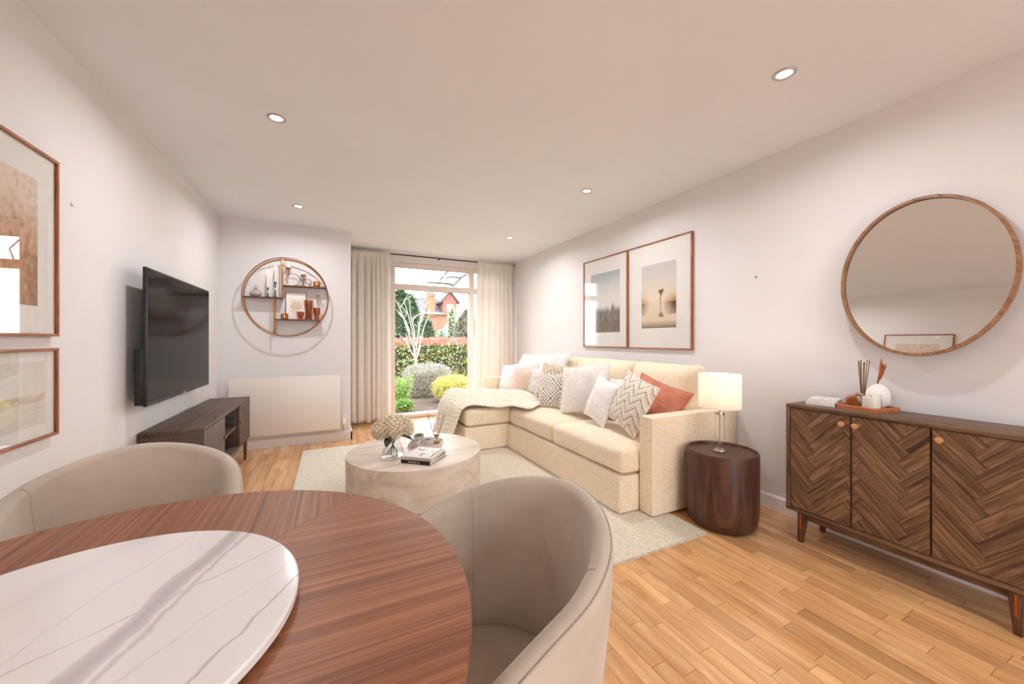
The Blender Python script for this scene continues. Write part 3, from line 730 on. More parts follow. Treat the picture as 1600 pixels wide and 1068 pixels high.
# ---- tub dining chairs
CRX, CRY, CHT, CHA, CPW, CPM, CTH = .263, .260, .763, .612, 1.535, 2.184, .046
def chair_mid(ph):
    s_ = 1 if ph >= 0 else -1; a = abs(ph)
    if a < math.pi/2:
        x, y = CRX*math.sin(ph), CRY*math.cos(ph); nx_, ny_ = math.sin(ph), math.cos(ph)
    else:
        e = a-math.pi/2
        x, y = s_*CRX*(1-.02*e), -e*CRY; nx_, ny_ = s_*1.0, 0.0
    hgt = CHA+(CHT-CHA)*(1-(a/CPM)**CPW)
    return x, y, nx_, ny_, hgt
def make_chair(label, loc, rz):
    t = thing('dining_chair', label, 'chair', (loc[0], loc[1], 0), (0,0,rz), 'velvet dining chairs')
    ZB_ = .20; NS = 24
    prof = []   # (offset fraction, kind, value)
    def sect(ph):
        x, y, nx_, ny_, h = chair_mid(ph); pts = []
        T = CTH/2
        for i in range(7):
            f = i/6; z = ZB_+(h-T-ZB_)*f; inset = .055*(1-f)**1.4
            pts.append((x+nx_*(T-inset), y+ny_*(T-inset), z))
        for i in range(1, 8):
            a = math.pi*i/8
            pts.append((x+nx_*T*math.cos(a), y+ny_*T*math.cos(a), h-T+T*math.sin(a)))
        for i in range(9):
            f = 1-i/8; z = .27+(h-T-.27)*f; inset = .035*(1-f)**1.5
            bul = .008*math.sin(f*math.pi)
            pts.append((x-nx_*(T+inset+bul), y-ny_*(T+inset+bul), z))
        x2, y2 = pts[-1][0], pts[-1][1]
        pts.append((x2*.97, y2*.97, ZB_))
        return pts
    N = 72; secs = []
    for i in range(N+1): secs.append(sect(-CPM+2*CPM*i/N))
    # rounded arm fronts: two extra shrinking sections on each end
    def shrink(sec, k, adv):
        cx_ = sum(p[0] for p in sec)/len(sec); cy_ = sum(p[1] for p in sec)/len(sec)
        return [(cx_+(p[0]-cx_)*k, p[1]-adv, p[2]-(1-k)*.02) for p in sec]
    secs = [shrink(secs[0], .35, .02), shrink(secs[0], .8, .014)] + secs + [shrink(secs[-1], .8, .014), shrink(secs[-1], .35, .02)]
    mb = MB(); m = len(secs[0]); mb.v = [p for s_ in secs for p in s_]
    for i in range(len(secs)-1):
        for j in range(m):
            j2 = (j+1) % m; mb.f.append((i*m+j, (i+1)*m+j, (i+1)*m+j2, i*m+j2))
    mb.f.append(tuple(range(m))); mb.f.append(tuple((len(secs)-1)*m+j for j in range(m))[::-1])
    mb.f = [f[::-1] for f in mb.f]
    mb.build('shell', m_velvet, t, smooth=80, local=True)
    # piping along outer rim line and front arm edges, vertical seams inside the back
    path = []
    for i in range(N+1):
        x, y, nx_, ny_, h = chair_mid(-CPM+2*CPM*i/N); T = CTH/2
        path.append((x+nx_*(T*.80), y+ny_*(T*.80), h-T+T*.66))
    MB().tube(path, .0022, 6).build('piping', m_velvet_seam, t, local=True)
    for ph in (-1.18, 1.18):
        ss = sect(ph); pts = ss[10:24]
        MB().tube([(p[0]-.0*p[0], p[1], p[2]) for p in pts], .0022, 6).build('seam', m_velvet_seam, t, local=True)
    # seat cushion
    def seatp(k_, z):
        return [(k_*p[0], k_*p[1], z) for p in outline]
    outline = []
    for i in range(49):
        ph = -CPM+2*CPM*i/48; x, y, nx_, ny_, h = chair_mid(ph)
        outline.append((x-nx_*(CTH*.5+.022), y-ny_*(CTH*.5+.022)))
    fy = outline[0][1]-.045
    outline = [(outline[0][0], fy)] + outline + [(outline[-1][0], fy)]
    xa, xb = outline[0][0], outline[-1][0]
    outline += [(xb+(xa-xb)*i/10, fy-.03*math.sin(math.pi*i/10)) for i in range(1, 10)]
    rings = [(.94,.255),(1.0,.262),(1.012,.28),(1.01,.31),(.985,.328),(.93,.337),(.7,.346),(.35,.350),(.02,.352)]
    mb = MB(); m = len(outline)
    for k_, z in rings: mb.v += seatp(k_, z)
    for r in range(len(rings)-1):
        for j in range(m):
            j2 = (j+1) % m; mb.f.append((r*m+j2, r*m+j, (r+1)*m+j, (r+1)*m+j2))
    mb.f.append(tuple(range(m))); mb.f.append(tuple((len(rings)-1)*m+j for j in range(m))[::-1])
    mb.build('seat_cushion', m_velvet, t, smooth=60, local=True)
    MB().lathe([(0,.198),(.19,.198),(.2,.21),(.2,.253),(0,.253)], 40, (0,-.01,0)).build('seat_base', m_velvet, t, smooth=40, local=True)
    for sx in (-1, 1):
        for sy in (-1, 1):
            MB().tube([(sx*.15, sy*.15, .20), (sx*.185, sy*.185, 0)], [.016, .010], 12).build('leg', m_leg, t, smooth=40, local=True, grain=(0,0,1))
    return t
make_chair('taupe velvet tub chair between the dining table and the sideboard', (.323, .802), -1.397)
make_chair('taupe velvet tub chair between the dining table and the television', (-.574, 1.596), .242)
# ================================================================== PICTURES
def mixc(a, b, t):
    t = max(0, min(1, t)); return tuple(a[i]+(b[i]-a[i])*t for i in range(3))
def L3(r, g, b): return (lin(r), lin(g), lin(b))
def nz(x, y, s=0, o=4):
    return mnoise.fractal(Vector((x, y, s)), 1.0, 2.0, o)
def seg_d(px, py, a, b):
    vx, vy = b[0]-a[0], b[1]-a[1]; L = vx*vx+vy*vy+1e-9
    t = max(0, min(1, ((px-a[0])*vx+(py-a[1])*vy)/L)); return math.hypot(px-a[0]-vx*t, py-a[1]-vy*t)
def picture(label, wx, sg, y0, y1, z0, z1, print_rect, paint, nu, nv, dep=.024, fw=.011):
    # sg=+1: hangs on the left wall and faces +X; -1: on the right wall
    t = thing('framed_print', label, 'picture', (wx, (y0+y1)/2, z0), group=None)
    xb, xf = wx, wx+sg*dep
    for (a, b, c, d, g) in ((y0,y1,z0,z0+fw,(0,1,0)),(y0,y1,z1-fw,z1,(0,1,0)),(y0,y0+fw,z0+fw,z1-fw,(0,0,1)),(y1-fw,y1,z0+fw,z1-fw,(0,0,1))):
        MB().box(xb, xf, a, b, c, d).build('frame_rail', m_oakframe, t, bevel=.0012, grain=g)
    xm = wx+sg*dep*.55
    MB().box(xb, xm, y0+fw, y1-fw, z0+fw, z1-fw).build('mat_board', m_paper, t, smooth=0)
    py0, py1, pz0, pz1 = print_rect; xp = xm+sg*.0008
    mb = MB(); cols = []
    def fn(u, v):
        # u runs left->right as the viewer sees it
        y = (py0+(py1-py0)*u) if sg > 0 else (py1+(py0-py1)*u)
        cols.append(paint(u, v)); return (xp, y, pz0+(pz1-pz0)*v)
    mb.grid(fn, nu, nv); mb.col = cols
    mb.build('art_print', m_print, t, smooth=0)
    MB().box(xm+sg*.003, xm+sg*.005, y0+fw, y1-fw, z0+fw, z1-fw).build('picture_glass', m_picglass, t, smooth=0)
    return t
def paint_coast(u, v):
    sky = mixc(L3(222,218,214), L3(176,186,190), (v-.55)/.45)
    n = nz(u*5, v*5, 3)
    c = mixc(L3(232,228,224), sky, (v-.5)/.4+.1*n)
    rock = .36+.10*nz(u*7, 1, 5)
    if v < rock:
        c = mixc(L3(96,88,82), L3(150,142,136), .5+.6*nz(u*26, v*6, 9))
        if v < .2: c = mixc(c, L3(120,92,72), .4+.4*nz(u*20, v*20, 2))
    elif v < rock+.08: c = mixc(L3(150,144,140), c, (v-rock)/.08)
    return c
branches = []
def grow(x, y, a, ln, d):
    x2, y2 = x+math.cos(a)*ln, y+math.sin(a)*ln; branches.append(((x, y), (x2, y2), .012*.6**(4-d)))
    if d > 0:
        for k in range(2 if d < 3 else 3): grow(x2, y2, a+_r.uniform(-.75, .75), ln*_r.uniform(.6, .8), d-1)
_r = random.Random(4); grow(.58, .36, 1.75, .09, 4)
def paint_lake(u, v):
    c = mixc(L3(238,222,198), L3(206,202,200), (v-.45)/.5)
    if v < .42:
        c = mixc(L3(232,214,190), L3(226,204,176), (.42-v)*2); 
        lake = .10+.30*abs(u-.5)*2
        side = max(0, abs(u-.52)-.10-.55*max(0, .40-v)*(-1 if v > .3 else .9))
    hz = math.exp(-((v-.40)/.10)**2)
    edge = min(1, max(0, (abs(u-.45)-.18)/.3))
    c = mixc(c, L3(196,140,86), hz*edge*1.1)
    e2 = abs(u-.42)
    if .20 < v < .40 and e2 > .20+.9*(.40-v)*(1 if v > .30 else .75)*.55+.05*nz(u*9, v*9, 1):
        c = mixc(c, L3(74,50,34), min(1, (e2-.2)*3)*(.6+.4*(v-.2)/.2))
    if v < .12: c = mixc(c, L3(128,100,72), (.12-v)/.12)
    for a, b, w_ in branches:
        if seg_d(u, v, a, b) < max(.010, w_*1.3): c = mixc(c, L3(120,84,58), .7)
        if seg_d(u, .36-(v-.36)*1.0 if v < .34 else 9, (a[0], a[1]*.85+.05), (b[0], b[1]*.85+.05)) < max(.010, w_*1.3): c = mixc(c, L3(150,118,92), .55)
    return c
def paint_pampas(u, v):
    c = mixc(L3(198,140,94), L3(234,214,200), (v-.35)/.55+.25*nz(u*2, v*2, 4))
    n = nz(u*14+v*9, v*16-u*8, 7, 6); c = mixc(c, L3(232,204,164), max(0, n)*1.1*(1-abs(v-.5))) if n > 0 else mixc(c, L3(120,72,44), min(1, -n)*.9*(1-v*.6))
    if u > .75 and v < .4: c = mixc(c, L3(110,78,64), (u-.75)*2.4)
    return c
def paint_dunes(u, v):
    c = mixc(L3(238,234,230), L3(228,220,214), v)
    h = .46+.05*nz(u*3, 0, 2)+.05*u
    if v < h:
        c = mixc(L3(198,182,162), L3(222,208,190), .5+.6*nz(u*8, v*14, 3))
        if v < h-.20+.1*u: c = mixc(L3(230,222,216), L3(214,200,186), max(0, nz(u*3, v*24, 5)))
    return c
picture('tall framed print of a misty rocky coast, wide white mat', XR, -1, 2.864, 3.586, 1.063, 2.049, (2.978, 3.455, 1.227, 1.880), paint_coast, 48, 70)
picture('tall framed print of a bare tree mirrored in a lake', XR, -1, 2.117, 2.856, 1.062, 2.048, (2.278, 2.677, 1.255, 1.845), paint_lake, 90, 130)
picture('upright framed print of dried golden pampas grass', XL, 1, 1.60, 2.190, 1.162, 1.877, (1.708, 2.082, 1.278, 1.760), paint_pampas, 70, 90)
picture('landscape framed print of pale sand dunes below the pampas print', XL, 1, 1.60, 2.188, .763, 1.115, (1.666, 2.122, .82, 1.066), paint_dunes, 70, 40)

# small fixings left in the walls
o = tag(MB().lathe([(0,0),(.007,0),(.008,.006),(.004,.010),(0,.010)], 14).build('picture_hook', m_white), 'tiny white hook on the wall above the television side', 'hook'); o.rotation_euler = (0, math.pi/2, 0); o.location = (XL, 2.32, 1.745)
o = tag(MB().lathe([(0,0),(.005,0),(.005,.003),(0,.003)], 12).build('wall_screw', m_rod), 'tiny dark screw head in the wall above the table lamp', 'screw'); o.rotation_euler = (0, -math.pi/2, 0); o.location = (XR, 1.614, 1.59)

# ================================================================== ROUND WALL SHELF AND WHAT STANDS ON IT
FY, BYs = 4.592, 4.692
shelf = thing('round_wall_shelf', 'round copper-framed wall shelf with four offset boards above the radiator', 'shelf', (-.427, YP, 1.184))
SXc, SZc, SRX, SRZ = -.427, 1.600, .397, .416
def ring(y, r): return [(SXc+(SRX-.004)*math.cos(2*math.pi*i/72), y, SZc+(SRZ-.004)*math.sin(2*math.pi*i/72)) for i in range(72)]
for y in (FY, BYs-.004): MB().tube(ring(y, 0), .0058, 8, True).build('ring', m_gold, shelf)
def q(u, v): return onY(u, v, FY)
m_shelfwood = wood('shelf_walnut', S(62,34,22), S(104,62,42), S(130,84,58), 4, 80, .45, .05, .05, .3)
zl = q(420, 463.4)[1]; zu = q(465, 446)[1]; zd = q(455, 498.6)[1]; xv = q(440.3, 450)[0]; xw = q(428, 480)[0]
def rim_x(z): return (SRX-.006)*math.sqrt(max(0, 1-((z-SZc)/SRZ)**2))
def rim_z(x): return (SRZ-.006)*math.sqrt(max(0, 1-((x-SXc)/SRX)**2))
SH = .010
MB().box(SXc-rim_x(zl), xv+.006, FY, BYs, zl-SH, zl).build('shelf_board', m_shelfwood, shelf, bevel=.001, grain=(1,0,0))
MB().box(xv+.0065, SXc+rim_x(zu), FY, BYs, zu-SH, zu).build('shelf_board', m_shelfwood, shelf, bevel=.001, grain=(1,0,0))
MB().box(xw+.0065, SXc+rim_x(zd), FY, BYs, zd-SH, zd).build('shelf_board', m_shelfwood, shelf, bevel=.001, grain=(1,0,0))
for y in (FY, BYs-.012):
    MB().box(xv-.006, xv+.006, y, y+.012, zl+.0005, SZc+rim_z(xv)).build('upright', m_gold, shelf, bevel=.001)
    MB().box(xw-.006, xw+.006, y, y+.012, SZc-rim_z(xw), zl-SH-.0005).build('upright', m_gold, shelf, bevel=.001)
IY = 4.645
m_wax = plain('candle_wax', S(244,238,226), .6)
m_flame = plain('candle_flame', S(255,220,150), .5, emit=(1,.72,.36,1), es=9)
# glass pumpkin jar
x = onY(399.5, 460, IY)[0]
t = thing('glass_jar', 'clear ribbed glass pumpkin jar with lid on the round shelf', 'jar', (x, IY, zl))
def pump(u, v):
    a = 2*math.pi*u; ph = math.pi*v
    r = .050*math.sin(ph)**.8*(1+.07*abs(math.cos(4*a)))
    return (x+r*math.cos(a), IY+r*.85*math.sin(a), zl+.036-.036*math.cos(ph))
k = NT('cloudy_glass'); k.base(S(232,220,208), .1, 0, .6); k.b.inputs['Transmission Weight'].default_value = .5; m_cloud = k.m
MB().grid(pump, 48, 12, True).build('body', m_cloud, t, smooth=60)
MB().lathe([(0,.071),(.012,.072),(.020,.080),(.021,.095),(.014,.106),(.006,.110),(.008,.120),(0,.126)], 20, (x,IY,zl)).build('lid', m_cloud, t, smooth=60)
def candlestick(label, u, vtop, vcand, vflame):
    x = onY(u, 450, IY)[0]; z0, z1, z2, z3 = zl, onY(u, vtop, IY)[1], onY(u, vcand, IY)[1], onY(u, vflame, IY)[1]
    t = thing('candlestick', label, 'candle holder', (x, IY, z0), group='taper candlesticks')
    MB().lathe([(0,0),(.026,0),(.026,.006),(.008,.010),(.005,.02),(.005,(z1-z0)*.45),(.011,(z1-z0)*.47),(.011,(z1-z0)*.62),(.005,(z1-z0)*.64),(.005,(z1-z0)*.9),(.013,(z1-z0)*.94),(.013,z1-z0),(0,z1-z0)], 20, (x,IY,z0)).build('holder', m_rod, t, smooth=40)
    MB().lathe([(0,(z1-z0)*.47),(.0125,(z1-z0)*.47),(.0125,(z1-z0)*.62),(0,(z1-z0)*.62)], 16, (x,IY,z0)).build('collar', m_white, t, smooth=40)
    MB().lathe([(0,z1-z0),(.0085,z1-z0),(.0075,z2-z0),(0,z2-z0)], 14, (x,IY,z0)).build('taper_candle', m_wax, t, smooth=40)
    MB().lathe([(0,z2-z0+.0015),(.0045,z2-z0+.010),(.004,z2-z0+.016),(0,z3-z0)], 10, (x,IY,z0)).build('flame', m_flame, t, smooth=60)
candlestick('shorter dark candlestick with a lit white taper beside the glass jar', 418.4, 449.3, 428.5, 421.5)
candlestick('taller dark candlestick with a lit white taper beside the shelf upright', 430.3, 440.5, 420, 413)
# double-ring votive holder
t0x, t0z = onY(458, 444, IY)[0], zu
t = thing('ring_candle_holder', 'gold double-ring candle holder carrying two round white candles', 'candle holder', (t0x, IY, zu))
for (u, rpx) in ((458, 9.4), (479.2, 6.2)):
    r = rpx/146; x = onY(u, 440, IY)[0]
    MB().tube([(x+r*math.cos(2*math.pi*i/40), IY, zu+r+.0035+r*math.sin(2*math.pi*i/40)) for i in range(40)], .0035, 8, True).build('ring', m_gold, t)
xa, xb = onY(458, 440, IY)[0], onY(479.2, 440, IY)[0]
MB().tube([(xa+.03, IY, zu+.006), (xa+.075, IY, zu+.010), (xb-.036, IY, zu+.028), (xb-.03, IY, zu+.04)], .003, 8).build('link_bar', m_gold, t)
for (u, vc, vb) in ((450.5, 419, 434), (473.8, 430, 441)):
    x, zc = onY(u, vc, IY); zb = onY(u, vb, IY)[1]
    MB().tube([(x, IY, zb), (x, IY, zc-.006)], .003, 8).build('stem', m_gold, t)
    MB().lathe([(0,-.008),(.022,-.008),(.030,-.002),(.030,.001),(0,.001)], 24, (x,IY,zc)).build('dish', m_gold, t, smooth=40)
    MB().lathe([(0,.001)]+[(.024*math.cos(a), .018+.024*math.sin(a)*.9) for a in [(-50+14*i)*math.pi/180 for i in range(10)]]+[(0,.0396)], 24, (x,IY,zc)).build('ball_candle', m_wax, t, smooth=60)
def tealight(label, u, z, y=4.632):
    x = onY(u, 440, y)[0]
    t = thing('tealight_holder', label, 'candle holder', (x, y, z), group='amber tealight holders')
    MB().lathe([(0,0),(.034,0),(.036,.004),(.036,.058),(.033,.058),(.033,.008),(0,.006)], 28, (x,y,z)).build('glass_cup', m_amber, t, smooth=40)
    MB().lathe([(0,.0085),(.020,.0085),(.020,.024),(0,.024)], 20, (x,y,z)).build('candle', m_wax, t, smooth=40)
    MB().lathe([(0,.025),(.005,.031),(.004,.036),(0,.046)], 10, (x,y,z)).build('flame', m_flame, t, smooth=60)
tealight('lit amber glass tealight beside the gold double-ring candle holder', 494.9, zu)
tealight('lit amber glass tealight in front of the small framed quote', 444.5, zd, 4.618)
# framed quote
xa, xb = onY(446.3, 480, 4.665)[0], onY(478.7, 480, 4.665)[0]; za, zb = zd, onY(460, 456, 4.665)[1]
t = thing('small_framed_quote', 'small framed quotation print leaning on the round shelf', 'picture', ((xa+xb)/2, 4.665, zd))
for (a, b, c, d) in ((xa,xb,za,za+.006),(xa,xb,zb-.006,zb),(xa,xa+.006,za+.006,zb-.006),(xb-.006,xb,za+.006,zb-.006)): MB().box(a, b, 4.66, 4.672, c, d).build('frame_rail', m_oakframe, t, grain=(1,0,0))
MB().box(xa+.006, xb-.006, 4.664, 4.671, za+.006, zb-.006).build('sheet', m_paper, t, smooth=0)
def text_mesh(name, s_, size, mat, parent, M, width=None):
    cu = bpy.data.curves.new(name, 'FONT'); cu.body = s_; cu.size = size; cu.align_x = 'CENTER'; cu.align_y = 'CENTER'; cu.extrude = .0001; cu.resolution_u = 3
    tmp = bpy.data.objects.new(name, cu); C.objects.link(tmp)
    bpy.context.view_layer.update()
    me = bpy.data.meshes.new_from_object(tmp.evaluated_get(bpy.context.evaluated_depsgraph_get()))
    bpy.data.objects.remove(tmp); bpy.data.curves.remove(cu)
    if width:
        xs = [v.co.x for v in me.vertices]; k_ = width/max(1e-6, max(xs)-min(xs)); me.transform(Matrix.Diagonal((k_, 1, 1, 1)))
    me.transform(M); me.materials.clear(); me.materials.append(mat)
    o = bpy.data.objects.new(name, me); C.objects.link(o); o.parent = parent; return o
wash = MB()
for i in range(7):
    zc = (za+zb)/2+.06-i*.02; hw = (xb-xa)*(.27+.05*math.sin(i*2.1)); wash.box((xa+xb)/2-hw, (xa+xb)/2+hw, 4.6632, 4.664, zc-.0075, zc+.0075)
wash.build('colour_wash', plain('watercolour_wash', S(226,214,192), .9), t, smooth=0)
ln_ = MB(); rr = random.Random(5)
for i, wdt in enumerate((.34, .5, .58, .36)):
    zc = (za+zb)/2+.028-i*.020; cur = -wdt/2
    while cur < wdt/2:
        w_ = rr.uniform(.03, .09); ln_.box((xa+xb)/2+cur*(xb-xa), (xa+xb)/2+min(cur+w_, wdt/2)*(xb-xa), 4.6624, 4.6631, zc-.0028, zc+.0028); cur += w_+.025
ln_.build('written_lines', plain('script_ink', S(156,124,92), .9), t, smooth=0)
# amber vessels
def vessel(name, label, u, y, z, prof, cat='vase', grp=None):
    x = onY(u, 485, y)[0]
    t = thing(name, label, cat, (x, y, z), group=grp)
    out = prof; inn = [(max(.0, r-.003), zz) for r, zz in prof[::-1]]; inn[-1] = (inn[-1][0]*.8, .012)
    MB().lathe([(0,0)]+out+inn+[(0,.010)], 28, (x,y,z)).build('bowl' if cat == 'glass' else 'body', m_amber, t, smooth=50)
    return t, x
vessel('amber_bowl_glass', 'short flared amber glass tumbler in front of the framed quote', 469.5, 4.622, zd, [(.020,0),(.018,.012),(.036,.060),(.040,.085)], 'glass')
vessel('amber_vase', 'tall waisted amber glass vase on the round shelf', 482, 4.645, zd, [(.038,0),(.030,.045),(.028,.09),(.044,.17),(.046,.215)], 'vase')
_, vx = vessel('amber_goblet', 'medium waisted amber glass vase at the shelf edge', 495, 4.640, zd, [(.026,0),(.020,.030),(.034,.085),(.038,.135)], 'vase')
t = thing('dried_sprig', 'dried beige flower sprig standing in the shelf edge vase', 'flower', (vx, 4.64, zd+.014))
fx, fz = onY(497.5, 462, 4.63)
MB().tube([(vx, 4.64, zd+.014), (vx+.006, 4.64, zd+.10), (fx, 4.642, fz-.02)], .0012, 6).build('stem', m_oakframe, t, grain=(0,0,1))
m_dry = plain('dried_petal', S(196,170,132), .9, var=.2)
for i in range(7):
    a = i*.9; r = .006+.018*(i/7)
    MB().lathe([(0,-.008),(.010,-.004),(.012,.002),(0,.006)], 8, (fx+r*math.cos(a)*1.5, 4.642+.5*r*math.sin(a), fz+r*math.sin(a))).build('petal_cluster', m_dry, t, smooth=60)

# ================================================================== CUSHIONS
def scatter_fur(mb, fn, n, ln, rnd, cols, base):
    for _ in range(n):
        u, v, side = rnd.random(), rnd.random(), rnd.choice((-1, 1))
        p = Vector(fn(u, v, side)); e = .01
        du = Vector(fn(min(1, u+e), v, side))-p; dv = Vector(fn(u, min(1, v+e), side))-p
        nrm = du.cross(dv)
        if nrm.length < 1e-9: nrm = p.copy()
        nrm.normalize()
        if nrm.dot(p) < 0: nrm = -nrm
        d = (nrm*1.3+Vector((rnd.gauss(0, .6), rnd.gauss(0, .6), rnd.gauss(-.1, .6)))).normalized()*ln*rnd.uniform(.6, 1.2)
        sd = d.cross(Vector((rnd.random(), rnd.random(), rnd.random()))).normalized()*.0022
        o = len(mb.v); mb.v += [tuple(p-sd), tuple(p+sd), tuple(p+d)]; mb.f.append((o, o+1, o+2))
        c = tuple(x*rnd.uniform(.9, 1.05) for x in base); cols += [c, c, c]
def pillow(label, center, w_, h_, t_, yaw, lean, roll, paint, fur=0, furcol=None, n=36, sag=.0, mat=None, corner=1.0, seed=1, rest=None):
    t = thing('throw_pillow', label, 'cushion', center, (-math.radians(lean), math.radians(roll), math.radians(yaw)), 'scatter cushions on the sofa')
    def fn(u, v, side):
        a, b = 2*u-1, 2*v-1
        # edges pulled in between the pointed corners
        ex = 1-.09*corner*(1-b*b)*0 - .07*corner*(1-abs(b)**1.6)*abs(a)
        ez = 1-.07*corner*(1-abs(a)**1.6)*abs(b)
        th = max(0, (1-abs(a)**2.4))**.62*max(0, (1-abs(b)**2.4))**.62
        wr = .006*mnoise.noise(Vector((a*3, b*3, seed)))*th
        return (a*w_/2*ex, side*(t_/2*th+wr) , b*h_/2*ez - sag*(1-b)*th*.0)
    mb = MB(); cols = []
    for side in (-1, 1):
        def g(u, v):
            cols.append(paint(u if side < 0 else 1-u, v)); return fn(u, v, side)
        mb.grid(g, n, n, flip=(side > 0))
    mb.col = cols
    mb.build('cover', mat or m_patt, t, smooth=180, local=True)
    ed = []
    for i in range(n): ed.append(fn(i/n, 0, 1))
    for i in range(n): ed.append(fn(1, i/n, 1))
    for i in range(n): ed.append(fn(1-i/n, 1, 1))
    for i in range(n): ed.append(fn(0, 1-i/n, 1))
    if not fur:
        pb = MB().tube(ed, .003, 5, True); pb.col = [paint(.02, .5)]*len(pb.v); pb.build('edge_seam', mat or m_patt, t, local=True)
    if fur:
        fm = MB(); fc = []; scatter_fur(fm, fn, int(fur*1.5), .034, random.Random(seed), fc, furcol); fm.col = fc
        stuff(fm.build('fur', m_fur, t, smooth=0, local=True))
    return t
def flat(c, amt=.04, s_=7):
    return lambda u, v: tuple(x*(1+amt*nz(u*s_, v*s_, c[0]*9)) for x in c)
def paint_ribs(u, v):
    c = L3(240,235,231); return mixc(c, L3(216,209,204), .5+.5*math.sin(v*95+.8*nz(u*6, v*6, 2)*3))
def paint_chev(lightc, midc, darkc, nu_=5.0, nv_=9.0):
    def f(u, v):
        zz = abs((u*nu_) % 1-.5)*2; p = (v*nv_+zz*1.1) % 1.0
        col = int(u*nu_*2) % 2
        if p < .13: return darkc
        return mixc(lightc, midc, (.75 if (p > .55) != (col == 0) else .1)+.1*nz(u*60, v*60, 1))
    return f
def paint_diamond(u, v):
    c = L3(234,227,220)
    a, b = (u*1.7+.15) % 1-.5, (v*1.7+.15) % 1-.5
    d = abs(a)+abs(b)
    for k_ in (.13, .30, .5):
        if abs(d-k_) < .028: return L3(104,90,80)
    if abs(d-.70) < .026 or abs(d-.86) < .026: return L3(118,102,92)
    return c
# lead cushions at the window end
pillow('plain pale grey scatter cushion against the far sofa arm', (2.03, 4.27, .655), .38, .38, .11, -78, 20, -8, flat(L3(238,233,230)), seed=2)
pillow('blush pink fluffy cushion between two pale cushions', (2.06, 3.99, .638), .31, .33, .10, -72, 20, 5, flat(L3(244,226,216)), 2600, L3(250,236,228), seed=3)
pillow('soft white fur cushion high against the sofa corner', (2.23, 4.13, .765), .44, .40, .12, -82, 24, 3, flat(L3(250,246,243)), 3200, L3(254,251,248), seed=4)
pillow('white shaggy cushion propped on top of the back cushion', (2.285, 3.66, .80), .46, .40, .12, -80, 24, -4, flat(L3(250,246,243)), 3600, L3(254,251,248), seed=5)
pillow('light grey cushion with ribbed weave half hidden by the blush cushion', (2.15, 3.77, .635), .30, .36, .10, -74, 18, 0, paint_ribs, seed=6)
pillow('tan and white chevron cushion behind the diamond cushion', (2.18, 3.46, .668), .43, .43, .11, -70, 20, 5, paint_chev(L3(238,228,214), L3(182,154,122), L3(140,112,84), 4.0, 6.0), n=110, seed=7)
pillow('white cushion with dark line diamonds beside the fur cushion', (2.06, 3.26, .63), .36, .35, .11, -64, 22, -4, paint_diamond, n=120, seed=8)
pillow('large white fur cushion leaning in the sofa middle', (2.12, 2.835, .694), .50, .46, .13, -68, 22, -9, flat(L3(248,243,240)), 4800, L3(254,250,247), seed=9)
def paint_boucle(u, v):
    return mixc(L3(244,240,236), L3(214,208,203), max(0, nz(u*30, v*30, 3))*1.4)
pillow('nubbly white boucle cushion between the large fur cushion and the tufted chevron cushion', (2.0, 2.44, .648), .34, .36, .13, -100, 20, 10, paint_boucle, n=56, seed=10)
pillow('plain white cushion peeking out behind the boucle cushion', (2.245, 2.47, .650), .31, .34, .07, -76, 20, -4, flat(L3(244,239,236)), seed=11)
pillow('grey and beige tufted chevron cushion beside the terracotta cushion', (2.0, 2.10, .680), .37, .40, .13, -98, 20, 16, paint_chev(L3(238,231,222), L3(214,202,186), L3(140,122,106), 3.0, 6.0), n=110, seed=12)
def paint_terra(u, v):
    return mixc(L3(186,106,80), L3(212,136,108), .5+.8*nz(u*3, v*3, 6))
k = NT('terracotta_satin'); at = k.n('ShaderNodeAttribute', attribute_name='Col'); k.base(at.outputs['Color'], .42, 0, .5, 0, .1, .5); k.bump(k.noise(k.coord(), 9, 3, .5, 1.2), .6, .03); m_satin = k.m
pillow('shiny terracotta satin cushion in the sofa arm corner', (2.20, 2.045, .670), .40, .35, .10, -62, 22, 20, paint_terra, n=40, mat=m_satin, corner=1.8, seed=13)

# ================================================================== ON THE COFFEE TABLE
TZ = CTZ
vx, vy = .40, 2.80
t = thing('glass_vase', 'clear bell-shaped glass vase holding hydrangeas', 'vase', (vx, vy, TZ))
pr = [(.066,.001),(.078,.006),(.080,.018),(.070,.060),(.050,.105),(.043,.125),(.050,.142)]
MB().lathe([(0,.001)]+pr+[(r-.003, z) for r, z in pr[::-1][:-2]]+[(.074,.014),(0,.012)], 40, (vx,vy,TZ)).build('vase_body', m_glass, t, smooth=50)
k = NT('water'); tr = k.n('ShaderNodeBsdfTransparent'); tr.inputs[0].default_value = (.93,.95,.94,1); k.t.links.new(tr.outputs[0], k.out.inputs[0])
MB().lathe([(0,.0125),(.0735,.0145),(.0755,.02),(.0665,.058),(0,.058)], 40, (vx,vy,TZ)).build('water', k.m, t, smooth=50)
t = thing('hydrangea_bouquet', 'cream hydrangea bouquet in the clear glass vase', 'flowers', (vx, vy, TZ+.02))
m_petal = vcol('hydrangea_petal', .8, .2, 0, trans=.2)
heads = [(-.075,.0,.205,.072),(.075,.01,.215,.072),(.0,-.045,.21,.075),(.0,.05,.235,.070),(-.03,-.01,.255,.062),(.045,-.02,.255,.060),(-.09,.02,.175,.05),(.10,-.02,.185,.05)]
rnd = random.Random(11)
